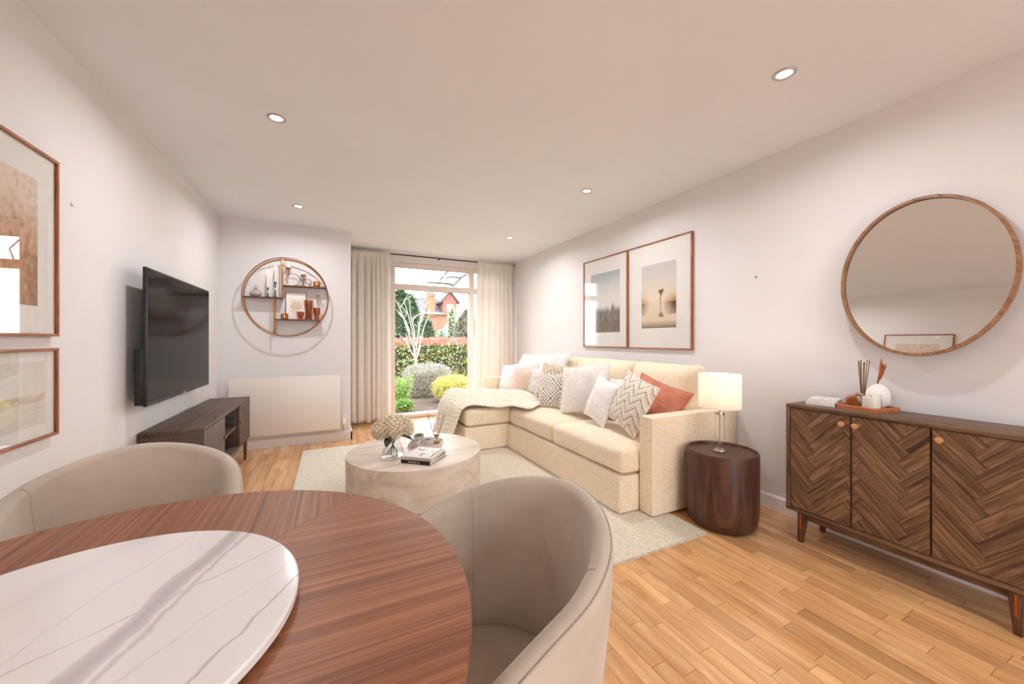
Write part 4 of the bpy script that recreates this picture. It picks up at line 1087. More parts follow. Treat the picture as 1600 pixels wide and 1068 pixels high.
for i, (hx, hy, hz, hr) in enumerate(heads):
    mb = MB(); cols = []
    npt = int(95*(hr/.07)**2)
    for j in range(npt):
        zz = 1-2*(j+.5)/npt; a = j*2.39996; rr_ = math.sqrt(1-zz*zz)
        nrm = Vector((rr_*math.cos(a), rr_*math.sin(a), zz*.85)); nrm.normalize()
        c0 = Vector((vx+hx, vy+hy, TZ+hz)) + nrm*hr*rnd.uniform(.9, 1.06)
        a1 = nrm.cross(Vector((.3, .2, .9))).normalized(); a2 = nrm.cross(a1)
        base_c = mixc(L3(253,245,230), L3(232,214,182), rnd.random()*.8)
        rot = rnd.random()*6
        for q_ in range(4):
            th_ = rot+q_*math.pi/2
            d1 = a1*math.cos(th_)+a2*math.sin(th_); d2 = -a1*math.sin(th_)+a2*math.cos(th_)
            s_ = .0105; o = len(mb.v)
            mb.v += [tuple(c0), tuple(c0+d1*s_*.7+d2*s_*.55+nrm*.002), tuple(c0+d1*s_*1.35+nrm*.0035), tuple(c0+d1*s_*.7-d2*s_*.55+nrm*.002)]
            mb.f.append((o, o+1, o+2, o+3)); cols += [tuple(x*.8 for x in base_c)]+[base_c]*3
    mb.col = cols
    fh = mb.build('bloom', m_petal, t, smooth=0)
    MB().lathe([(0,-hr*.86),(hr*.6,-hr*.6),(hr*.86,0),(hr*.6,hr*.6),(0,hr*.86)], 14, (vx+hx,vy+hy,TZ+hz)).build('bloom_core', plain('bloom_core', S(196,176,140), .9) if i == 0 else MATS['bloom_core'], fh, smooth=60)
m_stem = plain('green_stem', S(52,68,36), .6)
for (hx, hy, bx, by) in ((-.06,0,.035,.01),(.06,.01,-.04,.0),(0,-.04,.01,.03),(.02,.04,-.02,-.02)):
    MB().tube([(vx+hx*.6, vy+hy*.6, TZ+.16), (vx+hx*.1, vy+hy*.1, TZ+.10), (vx+bx, vy+by, TZ+.022)], .0035, 8).build('stem', m_stem, t)
def leafblade(p, d, ln, wd, par, name, mat, droop=.4, up=Vector((0,0,1))):
    d = Vector(d).normalized(); sdv = d.cross(up).normalized(); p = Vector(p)
    def f(u, v):
        w_ = wd*math.sin(math.pi*min(1, .05+u*.95))**.8*(v-.5)
        return p + d*ln*u + sdv*w_ + up*(-droop*ln*u*u + abs(v-.5)*wd*.25)
    o = MB().grid(f, 8, 4).build(name, mat, par, smooth=180); md = o.modifiers.new('thick', 'SOLIDIFY'); md.thickness = .0008
    return o
m_dkleaf = plain('dark_leaf', S(32,54,34), .45)
leafblade((vx-.03, vy-.05, TZ+.155), (-.35,-.9,-.1), .09, .055, t, 'leaf', m_dkleaf, .5)
leafblade((vx+.05, vy-.04, TZ+.15), (.75,-.4,.1), .09, .05, t, 'leaf', m_dkleaf, .5)
# hexagonal tray and pots
TC = (.685, 3.005)
m_stone = plain('pale_stone', S(214,202,196), .7, var=.05, vs=20)
t = thing('hexagonal_tray', 'pale stone hexagonal tray on the coffee table', 'tray', (TC[0], TC[1], TZ))
hexa = lambda r: [(TC[0]+r*math.cos(math.radians(60*i+8)), TC[1]+r*math.sin(math.radians(60*i+8))) for i in range(6)]
MB().prism(hexa(.150), TZ, TZ+.008).build('tray_floor', m_stone, t, smooth=0)
A, B = hexa(.150), hexa(.143)
for i in range(6):
    j = (i+1) % 6; MB().prism([A[i], A[j], B[j], B[i]], TZ+.008, TZ+.026).build('rim_wall', m_stone, t, smooth=0)
def pot(label, x, y, r, h, cat='pot', base=TZ+.008):
    t = thing('stone_pot', label, cat, (x, y, base))
    MB().lathe([(0,0),(r*.86,0),(r*.92,.004),(r,h),(r*.86,h),(r*.80,h*.5),(0,h*.48)], 28, (x,y,base)).build('pot_body', m_stone, t, smooth=40)
    MB().lathe([(0,h*.485),(r*.79,h*.5),(r*.84,h*.82),(0,h*.84)], 24, (x,y,base)).build('dark_filling', m_soil, t, smooth=40)
    return t
pot('small pale stone pot nearest the hydrangea vase', .595, 2.955, .036, .052); pot('small pale stone pot beside the reed diffuser', .690, 2.965, .036, .046)
pot('pale stone pot holding a succulent', .640, 3.055, .042, .058, 'plant pot')
t = thing('succulent', 'green rosette succulent in a pale stone pot', 'plant', (.640, 3.055, TZ+.06))
m_succ = plain('succulent_leaf', S(112,140,88), .5, var=.15)
for i in range(26):
    a = i*2.4; r = .006+.036*(i/26); el = 1.2-1.1*(i/26)
    d = Vector((math.cos(a)*math.cos(el), math.sin(a)*math.cos(el), math.sin(el)))
    p0 = Vector((.640, 3.055, TZ+.058)); L = .026+.020*(i/26)
    MB().tube([p0, p0+d*L*.5, p0+d*L*.85, p0+d*L+Vector((0,0,.004))], [.004, .009, .007, .001], 7).build('leaf', m_succ, t, smooth=70)
# reed diffuser
def diffuser(label, x, y, z, nre, L, spread, liquid, wd=.055, neckgold=True, sq=True, seed=1, hh=.05):
    t = thing('reed_diffuser', label, 'diffuser', (x, y, z)); h = wd/2
    if sq:
        MB().box(x-h, x+h, y-h, y+h, z, z+hh).build('bottle', m_glass, t, bevel=.005)
        MB().box(x-h+.005, x+h-.005, y-h+.005, y+h-.005, z+.005, z+hh*.55).build('liquid', liquid, t, bevel=.003)
    else:
        MB().lathe([(0,0),(h*.8,0),(h,.01),(h,hh*.7),(h*.45,hh),(0,hh)], 24, (x,y,z)).build('bottle', m_glass, t, smooth=50)
        MB().lathe([(0,.004),(h*.75,.004),(h*.9,.012),(h*.9,hh*.5),(0,hh*.5)], 24, (x,y,z)).build('liquid', liquid, t, smooth=50)
    MB().lathe([(0,0),(.015,0),(.015,.022),(.012,.022),(.011,.002),(0,.001)], 20, (x,y,z+hh)).build('neck_collar', m_gold, t, smooth=40)
    rn = random.Random(seed)
    for i in range(nre):
        a = 2*math.pi*i/nre+rn.uniform(-.3, .3); e = spread*rn.uniform(.6, 1.1)
        top = Vector((x+math.cos(a)*e, y+math.sin(a)*e, z+hh+.01+L*rn.uniform(.9, 1.0))); bot = Vector((x-math.cos(a)*h*.4, y-math.sin(a)*h*.4, z+hh*.3))
        bot = Vector((x+.004*math.cos(a), y+.004*math.sin(a), z+hh*.35))
        MB().tube([bot, top], .0021, 6).build('reed', MATS.get('rattan_reed') or plain('rattan_reed', S(150,118,84), .8), t)
k = NT('gold_liquid'); k.base(S(206,152,52), .2, 0, .5); k.b.inputs['Transmission Weight'].default_value = .35; m_liq = k.m
diffuser('square glass reed diffuser with golden liquid on the stone tray', .765, 2.985, TZ+.008, 6, .19, .085, m_liq, seed=4)
# two books
bc = (.592, 2.652); ba = math.radians(-42.6)
def book(label, cx, cy, z, w_, d_, h_, rot, cover, pages, spine=None):
    t = thing('book', label, 'book', (cx, cy, z), (0,0,rot))
    MB().box(-w_/2+.002, w_/2-.003, -d_/2+.002, d_/2-.003, .0025, h_-.0025).build('pages', pages, t, smooth=0, local=True)
    MB().box(-w_/2, w_/2, -d_/2, d_/2, 0, .0025).build('back_cover', cover, t, smooth=0, local=True)
    MB().box(-w_/2, w_/2, -d_/2, d_/2, h_-.0025, h_).build('front_cover', cover, t, smooth=0, local=True)
    MB().box(-w_/2, w_/2, -d_/2-.002, -d_/2+.0019, 0, h_).build('spine', spine or cover, t, smooth=0, local=True)
    return t
m_pages = plain('page_edges', S(226,218,206), .9); m_bkblack = plain('black_cover', S(26,24,24), .5); m_bkcream = plain('cream_cover', S(222,212,202), .6); m_ink = plain('print_ink', S(60,54,52), .7); m_inkw = plain('white_ink', S(226,222,216), .6)
RX = Matrix.Rotation(math.pi/2, 4, 'X')
b1 = book('black coffee table book lying at the bottom of the pair', bc[0], bc[1], TZ, .222, .235, .024, ba, m_bkblack, m_pages)
text_mesh('spine_lettering', 'ROOM 22', .017, m_inkw, b1, Matrix.Translation((-.01, -.1195-.0006, .012)) @ RX, .085)
b2 = book('cream coffee table book lying on the black book', bc[0]+.004, bc[1]+.006, TZ+.024, .218, .232, .022, ba+.06, m_bkcream, m_pages)
text_mesh('spine_lettering', 'KELLY HOPPEN DESIGN MASTERCLASS', .0095, m_ink, b2, Matrix.Translation((0, -.118-.0006, .011)) @ RX, .19)
def paint_cover(u, v):
    c = L3(228,226,224); n_ = nz(u*5, v*5, 8)
    if v > .72 and u > .1: c = mixc(L3(236,236,236), L3(206,206,204), n_)
    if n_ > .35: c = L3(150,146,142)
    if u > .93: c = L3(140,132,124)
    return c
mb = MB(); cols = []
def cvf(u, v):
    cols.append(paint_cover(u, v)); return (-.085+.18*u, -.095+.20*v, .0226)
mb.grid(cvf, 40, 40); mb.col = cols; mb.build('cover_photo', m_print, b2, smooth=0, local=True)

# ================================================================== ON THE SIDEBOARD
Z7 = BZ1
m_bkwhite = plain('white_cover', S(232,226,224), .5)
bb1 = book('white book lying flat at the bottom on the sideboard', 2.565, 1.150, Z7, .13, .165, .020, math.radians(-80), m_bkwhite, m_pages)
bb2 = book('white book with a reddish cover sketch on the sideboard', 2.568, 1.148, Z7+.020, .126, .16, .012, math.radians(-77), m_bkwhite, m_pages)
mb = MB(); cols = []
def sk(u, v):
    n_ = nz(u*6, v*6, 5); cols.append(mixc(L3(232,226,224), L3(176,112,108), max(0, n_*2.4-.2) if math.hypot(u-.5, v-.5) < .38 else 0)); return (-.058+.116*u, -.074+.15*v, .0126)
mb.grid(sk, 30, 30); mb.col = cols; mb.build('cover_sketch', m_print, bb2, smooth=0, local=True)
m_trayw = wood('tray_beech', S(150,84,42), S(190,116,66), S(212,144,92), 4, 80, .45, .1, .04, .3)
TRX, TRY, TRA = 2.572, .962, math.radians(-12)
t = thing('wooden_tray', 'orange-toned wooden tray on the sideboard', 'tray', (TRX, TRY, Z7), (0,0,TRA))
tw, tl = .088, .092
MB().box(-tw, tw, -tl, tl, 0, .006).build('tray_floor', m_trayw, t, local=True, grain=(0,1,0))
for (a, b, c, d) in ((-tw,-tw+.006,-tl,tl),(tw-.006,tw,-tl,tl),(-tw+.006,tw-.006,-tl,-tl+.006),(-tw+.006,tw-.006,tl-.006,tl)):
    MB().box(a, b, c, d, .006, .022).build('rim_wall', m_trayw, t, local=True, bevel=.001, grain=(0,1,0))
def on_tray(dx, dy): return (TRX+dx*math.cos(TRA)-dy*math.sin(TRA), TRY+dx*math.sin(TRA)+dy*math.cos(TRA))
z6 = Z7+.006
x, y = on_tray(-.044, -.046)
t = thing('jar_candle', 'cream wax candle in a clear glass jar on the wooden tray', 'candle', (x, y, z6))
MB().lathe([(0,.0005),(.038,.0005),(.040,.004),(.040,.085),(.037,.085),(.037,.008),(0,.007)], 36, (x,y,z6)).build('glass_jar', m_glass, t, smooth=40)
MB().lathe([(0,.0085),(.036,.0085),(.036,.066),(0,.066)], 32, (x,y,z6)).build('wax', m_wax, t, smooth=40)
MB().tube([(x,y,z6+.066),(x,y,z6+.076)], .001, 6).build('wick', m_black, t)
x, y = on_tray(.040, -.024)
t = thing('bud_vase', 'rounded rough white bud vase on the wooden tray', 'vase', (x, y, z6))
def bud(u, v):
    a = 2*math.pi*u; ph = math.pi*(.06+.90*v); r = .047*math.sin(ph)*(1+.02*mnoise.noise(Vector((math.cos(a)*2, math.sin(a)*2, v*4)))); r = max(r, .006)
    ridge = .003*max(0, math.sin(v*10+a))
    return (x+(r+ridge)*math.cos(a), y+(r+ridge)*math.sin(a), z6+.066*(1-math.cos(ph))*1.0)
m_bisque = plain('white_bisque', S(240,236,233), .75, bump=.2, bs=80)
mb = MB().grid(bud, 40, 24, True); mb.build('body', m_bisque, t, smooth=70)
MB().lathe([(0,0),(.014,0),(.014,.003),(0,.003)], 20, (x,y,z6)).build('foot', m_bisque, t)
t = thing('dried_leaf', 'twisted orange-brown dried leaf standing in the white bud vase', 'leaf', (x, y, z6+.13))
m_rust = plain('rust_leaf', S(168,92,40), .6, var=.3, vs=30)
zt = z6+.125
MB().tube([(x,y,zt), (x-.002,y+.004,zt+.02)], .002, 6).build('stem', m_rod, t)
lb1 = [(0,.012),(.004,.03),(.012,.055),(.016,.085),(.013,.115),(.012,.140)]
wd1 = [.002,.007,.010,.011,.006,.001]
def leafy(pts, wds):
    mb = MB()
    for i, ((a, b), w_) in enumerate(zip(pts, wds)):
        for k_ in (-1, 0, 1): mb.v.append((x+k_*w_*.55, y-a-k_*w_*.8, zt+b+abs(k_)*.003))
    for i in range(len(pts)-1):
        for k_ in (0, 1): mb.f.append((i*3+k_, i*3+k_+1, i*3+k_+4, i*3+k_+3))
    return mb
o = leafy(lb1, wd1).build('blade', m_rust, t, smooth=180); md = o.modifiers.new('t', 'SOLIDIFY'); md.thickness = .0012
o = leafy([(.012,.062),(.020,.078),(.027,.095),(.031,.112)], [.002,.007,.006,.001]).build('blade', m_rust, t, smooth=180); md = o.modifiers.new('t', 'SOLIDIFY'); md.thickness = .0012
x, y = on_tray(.052, .055)
diffuser('round glass reed diffuser with rattan reeds on the wooden tray', x, y, z6, 8, .20, .028, m_glass, .044, True, False, 9, .05)
x, y = on_tray(-.040, .044)
t = thing('dried_flower', 'fluffy orange dried flower ball on the wooden tray', 'flower', (x, y, z6))
m_orange = plain('orange_bristle', S(196,120,66), .8, var=.3, vs=60)
mb = MB(); rn = random.Random(3)
for i in range(260):
    zz = 1-2*(i+.5)/260; a = i*2.39996; r = math.sqrt(1-zz*zz); d = Vector((r*math.cos(a), r*math.sin(a), zz)); c0 = Vector((x, y, z6+.034))
    mb.tube([c0, c0+d*.036*rn.uniform(.85, 1.0)], [.0012, .0005], 3)
stuff(mb.build('bristles', m_orange, t, smooth=0))
MB().lathe([(0,-.012),(.010,-.006),(.012,0),(.010,.006),(0,.012)], 14, (x,y,z6+.034)).build('core', m_orange, t, smooth=60)
xa, ya = on_tray(.014, .046)
t = thing('driftwood_knot', 'small mottled driftwood arch behind the dried flower', 'ornament', (xa, ya, z6))
MB().tube([(xa-.002+.0*i, ya+.030*math.cos(math.pi*i/12), z6+.008+.062*math.sin(math.pi*i/12)) for i in range(13)], [.006,.008,.009,.008,.010,.009,.008,.010,.009,.008,.009,.007,.006], 10).build('arch', plain('mottled_wood', S(176,140,108), .7, var=.4, vs=80), t, smooth=60)
# ================================================================== GARDEN OUTSIDE
GZ = -.10
struct(MB().box(-60, 80, YW+.2, 120, GZ-.3, GZ-.02).build('ground_lawn', m_lawn, smooth=0))
struct(MB().box(-60, 80, -60, YB-.12, GZ-.3, GZ-.02).build('ground_rear', m_paving, smooth=0))
def soilf(u, v):
    x, y = -2.5+8*u, YW+.56+3.4*v
    return (x, y, GZ+.03*nz(x*3, y*3, 1)+.012*nz(x*17, y*17, 2)-(.03 if (u in (0, 1) or v in (0, 1)) else 0))
struct(MB().grid(soilf, 150, 70).build('ground_soil', m_soil, smooth=180))
struct(MB().box(.2, 3.2, YW+.2, YW+.55, GZ-.02, -.02).build('ground_sill', m_paving, bevel=.005))

def leaf_cloud(name, par, pts, size, colf, rnd, flat_=0.0, asp=.5, kind='stuff'):
    mb = MB(); cols = []
    for p in pts:
        p = Vector(p); d = Vector((rnd.gauss(0,1), rnd.gauss(0,1), rnd.gauss(.2,1)*(1-flat_))).normalized()
        sd = d.cross(Vector((rnd.gauss(0,1), rnd.gauss(0,1), rnd.gauss(0,1)))).normalized(); nn = d.cross(sd)
        s_ = size*rnd.uniform(.6, 1.25); o = len(mb.v)
        mb.v += [tuple(p), tuple(p+d*s_*.5+sd*s_*asp*.5+nn*s_*.08), tuple(p+d*s_), tuple(p+d*s_*.5-sd*s_*asp*.5+nn*s_*.08)]
        mb.f += [(o, o+1, o+2), (o, o+2, o+3)]
        c = colf(p, rnd); cols += [c]*4
    mb.col = cols
    o = mb.build(name, m_leaf, par, smooth=0)
    if kind: o[ 'kind'] = kind
    return o
rnd = random.Random(21)
# ---- hedge
t = thing('photinia_hedge', 'clipped green hedge topped with red young leaves', 'hedge', (3.0, 10.9, GZ))
HX0, HX1, HY0, HY1, HZ = -2.0, 8.0, 10.5, 11.3, 1.12
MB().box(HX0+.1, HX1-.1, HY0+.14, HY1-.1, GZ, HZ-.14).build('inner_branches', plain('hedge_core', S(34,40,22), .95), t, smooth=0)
pts = []
for _ in range(15000):
    x = rnd.uniform(HX0, HX1)
    if rnd.random() < .75: pts.append((x, HY0+abs(rnd.gauss(0, .10))+.05*nz(x*2, 0, 3), rnd.uniform(GZ, HZ+.03)))
    else: pts.append((x, rnd.uniform(HY0, HY1), HZ-abs(rnd.gauss(0, .10))+.06))
def L3(r_, g_, b_): return tuple(.70*lin(q_) for q_ in (r_, g_, b_))
def hedge_col(p, r):
    k_ = (p.z-(HZ-.20))/.20 + r.gauss(0, .22)
    if k_ > .45: return mixc(L3(226,96,84), L3(244,150,132), r.random())
    q_ = r.random()
    if q_ < .12: return mixc(L3(190,92,58), L3(214,130,84), r.random())
    if q_ < .36: return mixc(L3(206,206,150), L3(236,236,212), r.random())
    return mixc(L3(74,106,42), L3(166,190,90), r.random())
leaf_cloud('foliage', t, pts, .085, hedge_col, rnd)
# ---- shrubs in the bed
def blob(cx, cy, cz, rx, ry, rz, n_, boxy=2.0, shell=.75):
    out = []
    while len(out) < n_:
        a, b, c = rnd.uniform(-1,1), rnd.uniform(-1,1), rnd.uniform(-1,1)
        r = (abs(a)**boxy+abs(b)**boxy+abs(c)**boxy)**(1/boxy)
        if r > 1 or r < shell: continue
        k_ = 1+.10*nz(a*2+cx, b*2+cy, c*2)
        out.append((cx+a*rx*k_, cy+b*ry*k_, cz+c*rz*k_))
    return [p for p in out if p[2] > GZ]
def shrub(name, label, cx, cy, rx, ry, top, n_, size, c0, c1, core, boxy=2.0, asp=.5, cat='shrub'):
    t = thing(name, label, cat, (cx, cy, GZ))
    h = (top-GZ)/2; cz = GZ+h
    leaf_cloud('foliage', t, blob(cx, cy, cz, rx, ry, h, n_, boxy), size, lambda p, r: mixc(c0, c1, r.random()), rnd, asp=asp)
    def f(u, v):
        a = 2*math.pi*u; ph = math.pi*v; k_ = .74
        def sg(x_): return math.copysign(abs(x_)**(2/boxy), x_)
        return (cx+rx*k_*sg(math.cos(a))*sg(math.sin(ph)), cy+ry*k_*sg(math.sin(a))*sg(math.sin(ph)), max(GZ, cz-h*k_*sg(math.cos(ph))))
    MB().grid(f, 24, 14, True).build('inner_twigs', core, t, smooth=60)
    return t
m_greycore = plain('grey_twigs', S(104,98,84), .95, var=.3, vs=20); m_ycore = plain('olive_twigs', S(120,120,50), .95); m_dcore = plain('dark_twigs', S(30,38,24), .95)
shrub('silver_shrub', 'clipped silver-grey shrub in front of the hedge', 1.92, 8.3, .53, .40, .60, 7000, .040, L3(128,124,104), L3(196,192,184), m_greycore, 4.0)
shrub('golden_shrub', 'rounded yellow-leaved shrub beside the silver shrub', 2.24, 7.30, .44, .42, .42, 4200, .050, L3(184,176,62), L3(240,232,140), m_ycore, 2.3)
shrub('small_herb', 'low bright green herb at the front of the bed', 1.13, 6.62, .16, .16, .10, 500, .06, L3(98,150,54), L3(158,200,96), m_dcore, 2.0)
t = thing('feathery_plant', 'feathery lime green plant beside the silver shrub', 'plant', (1.15, 7.15, GZ))
pts = []
for i in range(16):
    a = rnd.uniform(0, 6.28); e = rnd.uniform(.05, .24); h = rnd.uniform(.4, .62)
    p0, p1 = Vector((1.15+.05*math.cos(a), 7.15+.05*math.sin(a), GZ)), Vector((1.15+e*math.cos(a), 7.15+e*math.sin(a), GZ+h))
    MB().tube([p0, p0.lerp(p1, .5)+Vector((0,0,.04)), p1], [.006,.004,.002], 5).build('stem', m_stem, t)
    pts += [tuple(p0.lerp(p1, f_)+Vector((rnd.gauss(0,.03), rnd.gauss(0,.03), rnd.gauss(0,.02)))) for f_ in [rnd.uniform(.25, 1) for _ in range(90)]]
leaf_cloud('foliage', t, pts, .055, lambda p, r: mixc(L3(126,170,64), L3(190,220,120), r.random()), rnd, asp=.35)
# ---- bare pale sapling
BTY = 8.9
t = thing('bare_sapling', 'bare pale-barked sapling rising behind the silver shrub', 'tree', (1.80, BTY, GZ))
def px(u, v, y=BTY): a, b = onY(u, v, y); return Vector((a, y, b))
p0 = px(652, 625); p0.z = GZ
MB().tube([p0, px(650, 570), px(647, 545)], [.038,.034,.026], 10).build('trunk', m_bark, t, smooth=60)
limbs = [[(647,545),(638,520),(628,490),(619,470)], [(647,545),(644,515),(636,485),(630,466)], [(648,540),(647,515),(641,490),(640,470)], [(650,545),(654,515),(658,490),(657,470)], [(650,560),(660,520),(666,500),(674,482)], [(649,565),(656,545),(656,520),(652,500)], [(640,518),(633,500),(622,488)], [(655,505),(662,490),(664,475)], [(649,560),(640,545),(634,520)]]
for i, lb in enumerate(limbs):
    dy = rnd.uniform(-.35, .35)
    pp = [px(u, v, BTY+dy*j/3) for j, (u, v) in enumerate(lb)]
    MB().tube(pp, [.019*(1-.27*j) for j in range(len(pp))], 7).build('branch', m_bark, t, smooth=60)
    for q_ in range(3):
        f_ = rnd.uniform(.4, .95); k_ = f_*(len(pp)-1); a = pp[int(k_)].lerp(pp[min(int(k_)+1, len(pp)-1)], k_-int(k_))
        b = a+Vector((rnd.uniform(-.25,.25), rnd.uniform(-.2,.2), rnd.uniform(.08,.32)))
        MB().tube([a, a.lerp(b, .5)+Vector((rnd.gauss(0,.03),0,.02)), b], [.010,.008,.004], 5).build('twig', m_bark, t, smooth=60)
# ---- trees beyond the hedge
def conifer(name, label, cx, cy, rx, top, n_, size, c0, c1, kind=0):
    t = thing(name, label, 'tree', (cx, cy, GZ-.02), group=None)
    pts = []
    for _ in range(n_):
        z = rnd.random()**.8; r = rx*((1-z)**.55 if kind == 0 else math.sin(math.pi*min(1, .25+z*.75))**.7)*rnd.uniform(.72, 1.05); a = rnd.uniform(0, 6.28)
        pts.append((cx+r*math.cos(a), cy+r*math.sin(a), GZ+.2+(top-GZ-.2)*z))
    leaf_cloud('foliage', t, pts, size, lambda p, r: mixc(c0, c1, r.random()**1.4), rnd, asp=.4)
    prof = [(0,.2)]+[(rx*.7*((1-z)**.55 if kind == 0 else math.sin(math.pi*min(1,.25+z*.75))**.7), .2+(top-GZ-.2)*z) for z in [i/10 for i in range(10)]]+[(0, (top-GZ)*.96)]
    MB().lathe(prof, 16, (cx, cy, GZ)).build('inner_branches', m_dcore, t, smooth=60)
    MB().lathe([(0,-.02),(.12,-.02),(.08,.8),(0,.8)], 10, (cx, cy, GZ)).build('trunk', m_darkbark, t, smooth=60)
a = px(626, 500, 15); conifer('yew_tree', 'dark green conifer tallest behind the hedge', a.x, 15, .70, px(625, 456, 15).z, 4200, .22, L3(34,58,34), L3(104,138,92))
a = px(640, 500, 17); conifer('yew_tree', 'dark green conifer with a lower top behind the bare sapling', a.x, 17, .68, px(637, 464, 17).z, 3200, .22, L3(34,58,34), L3(100,132,86))
a = px(666, 510, 19); conifer('yew_tree', 'small rounded dark conifer before the brick house', a.x, 19, .46, px(664, 497, 19).z, 1600, .18, L3(36,62,36), L3(96,130,84), 1)
a = px(730, 500, 24); conifer('brown_green_tree', 'brownish green tree beyond the hedge by the curtain', a.x, 24, .95, px(727, 486, 24).z, 2600, .26, L3(92,84,70), L3(146,138,112), 1)
a = px(706, 500, 26); conifer('slender_willow', 'thin pale green tree in front of the brick gable', a.x, 26, .38, px(707, 478, 26).z, 700, .22, L3(150,164,128), L3(206,212,178), 1)
a = px(690, 520, 20); conifer('pale_bush', 'pale grey-green bush just above the hedge top', a.x, 20, .5, px(690, 517, 20).z, 900, .2, L3(140,166,134), L3(196,212,184), 1)
# ---- bare branches reaching over from a tall tree
t = thing('overhanging_tree', 'tall bare tree with thin branches against the white sky', 'tree', (px(775, 500, 13).x, 13, GZ-.02))
tx = px(775, 500, 13).x
MB().tube([(tx, 13, GZ-.02), (tx+.05, 13, 2.4), (tx-.05, 13, 4.4)], [.13,.10,.05], 10).build('trunk', m_darkbark, t, smooth=60)
for lb, r0 in (([(768,415),(748,418),(733,426),(720,434),(709,446)], .060), ([(709,446),(700,443),(686,442),(668,441)], .045), ([(748,418),(715,419),(698,425),(687,438)], .045), ([(720,434),(706,432),(696,434)], .036), ([(733,426),(742,440),(738,455)], .018)):
    pp = [px(u, v, 13) for u, v in lb]
    if lb[0][0] == 768: pp = [Vector((tx, 13, 3.4))]+pp
    MB().tube(pp, [r0*(1-.09*i) for i in range(len(pp))], 6).build('branch', m_darkbark, t, smooth=60)
# ---- brick house
HYd = 50.0
def hp(u, v): return onY(u, v, HYd)
k = NT('red_brick'); br = k.n('ShaderNodeTexBrick'); k.t.links.new(k.coord('Object', (1,1,1), (math.pi/2,0,0)), br.inputs['Vector'])
br.inputs['Color1'].default_value = S(136,82,66); br.inputs['Color2'].default_value = S(122,72,58); br.inputs['Mortar'].default_value = S(146,130,122); br.inputs['Scale'].default_value = 2.2
k.base(br.outputs['Color'], .9, 0, .2); m_brick = k.m
m_slate = plain('roof_slate', S(72,71,78), .8, var=.12, vs=4); m_tilehang = plain('hung_tile', S(126,74,70), .85, var=.15, vs=5); m_whitep = plain('white_paint', S(190,188,187), .6); m_winglass = plain('far_window_glass', S(196,206,214), .2)
x0, ze = hp(652, 488); x1, _ = hp(713, 491); zr = hp(660, 462)[1]; zr2 = hp(640, 455)[1]
house = thing('brick_house', 'red brick house with grey slate roofs and chimney', 'house', ((x0+x1)/2, HYd, GZ-.02))
MB().box(x0, x1, HYd, HYd+7, GZ-.02, ze).build('wall', m_brick, house, smooth=0)
xa, xb = hp(641, 488)[0], hp(690, 488)[0]
def roof(name, pts_bottom, pts_top, mat):
    mb = MB(); mb.v = pts_bottom+pts_top; n_ = len(pts_bottom)
    mb.f = [tuple(range(n_))[::-1], tuple(range(n_, 2*n_))]+[(i, (i+1) % n_, n_+(i+1) % n_, n_+i) for i in range(n_)]
    return mb.build(name, mat, house, smooth=0)
xr0, xr1 = hp(651, 462)[0], hp(690, 462)[0]
roof('roof', [(xa,HYd-.4,ze),(x1+.2,HYd-.4,ze),(x1+.2,HYd+7.3,ze),(xa,HYd+7.3,ze)], [(xr0,HYd+3,zr),(xr1,HYd+3,zr),(xr1,HYd+3.6,zr),(xr0,HYd+3.6,zr)], m_slate)
xs0, xs1 = hp(600, 455)[0], hp(668, 455)[0]
roof('rear_roof', [(xs0-1,HYd+7.5,ze),(xs1+3,HYd+7.5,ze),(xs1+3,HYd+15,ze),(xs0-1,HYd+15,ze)], [(xs0+1,HYd+10,zr2+.9),(xs1,HYd+10,zr2+.9),(xs1,HYd+10.6,zr2+.9),(xs0+1,HYd+10.6,zr2+.9)], m_slate)
MB().box(xs0-.5, xs1+2.5, HYd+8, HYd+14.5, GZ-.02, ze).build('rear_wall', m_brick, house, smooth=0)
MB().box(xa, x1+.2, HYd-.5, HYd-.4, ze-.16, ze+.04).build('gutter', m_whitep, house, smooth=0)
MB().tube([(xr0,HYd+2.95,zr+.05),(xr1,HYd+2.95,zr+.05)], .09, 6).build('ridge', m_whitep, house)
MB().tube([(xa,HYd-.4,ze+.05),(xr0,HYd+2.95,zr+.05)], .09, 6).build('ridge', m_whitep, house)
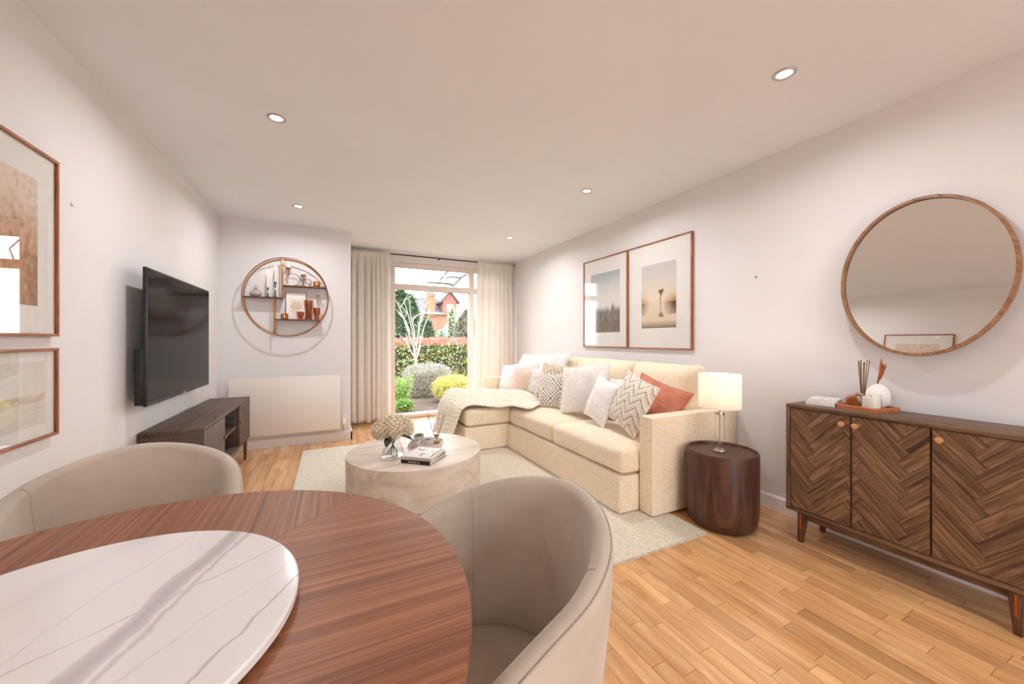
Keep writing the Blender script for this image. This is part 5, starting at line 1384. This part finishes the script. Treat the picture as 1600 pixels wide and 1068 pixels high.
c0, c1 = hp(667.5, 470)[0], hp(679, 470)[0]; zt_ = hp(670, 463)[1]
ch = MB().box(c0, c1, HYd-.2, HYd+.8, ze-.5, zt_).build('chimney', plain('chimney_brick', S(136,90,66), .9, var=.1), house, smooth=0)
MB().box(c0-.08, c1+.08, HYd-.28, HYd+.88, zt_, zt_+.45).build('chimney_cap', plain('dark_brick', S(104,82,72), .9), ch, smooth=0)
for f_ in (.3, .7): MB().lathe([(0,0),(.15,0),(.12,.4),(0,.4)], 10, (c0+(c1-c0)*f_, HYd+.3, zt_+.45)).build('chimney_pot', m_brick, ch, smooth=60)
g0, g1 = hp(690, 480)[0], hp(711.5, 480)[0]; gm = hp(700.5, 457)[0]; zg = hp(700.5, 457)[1]; zs = hp(690, 470)[1]
gb = MB().prism([(g0, ze-.1), (g1, ze-.1), (g1, zs), (gm, zg), (g0, zs)], HYd-.6, HYd+3, 'y').build('gable', m_tilehang, house, smooth=0)
for (ax, bx) in (((g0-.35, zs-.35), (gm, zg+.06)), ((gm, zg+.06), (g1+.35, zs-.35))):
    pv = [(ax[0], ax[1]), (bx[0], bx[1]), (bx[0], bx[1]+.22), (ax[0], ax[1]+.22)]
    MB().prism(pv, HYd-.9, HYd+3, 'y').build('gable_roof', m_slate, house, smooth=0)
def hwin(u0, v0, u1, v1, y):
    a, z1 = hp(u0, v0); b, z0_ = hp(u1, v1)
    f_ = MB().box(a, b, y-.08, y, z0_, z1).build('window', m_whitep, house, smooth=0)
    n_ = 3
    for i in range(n_):
        w_ = (b-a)/n_; MB().box(a+i*w_+.07, a+(i+1)*w_-.07, y-.1, y-.08, z0_+.1, z1-.1).build('pane', m_winglass, f_, smooth=0)
hwin(696, 476, 706.5, 487, HYd-.6); hwin(694, 508, 707, 514.5, HYd); hwin(657, 500, 664, 512, HYd)
g0, zg0 = hp(681, 514); g1, _ = hp(700, 514)
tag(MB().box(g0, g1, HYd-5, HYd-1, GZ-.02, hp(681, 515)[1]).build('garage', m_whitep, bevel=.02), 'plain white garage wall in front of the brick house', 'garage')
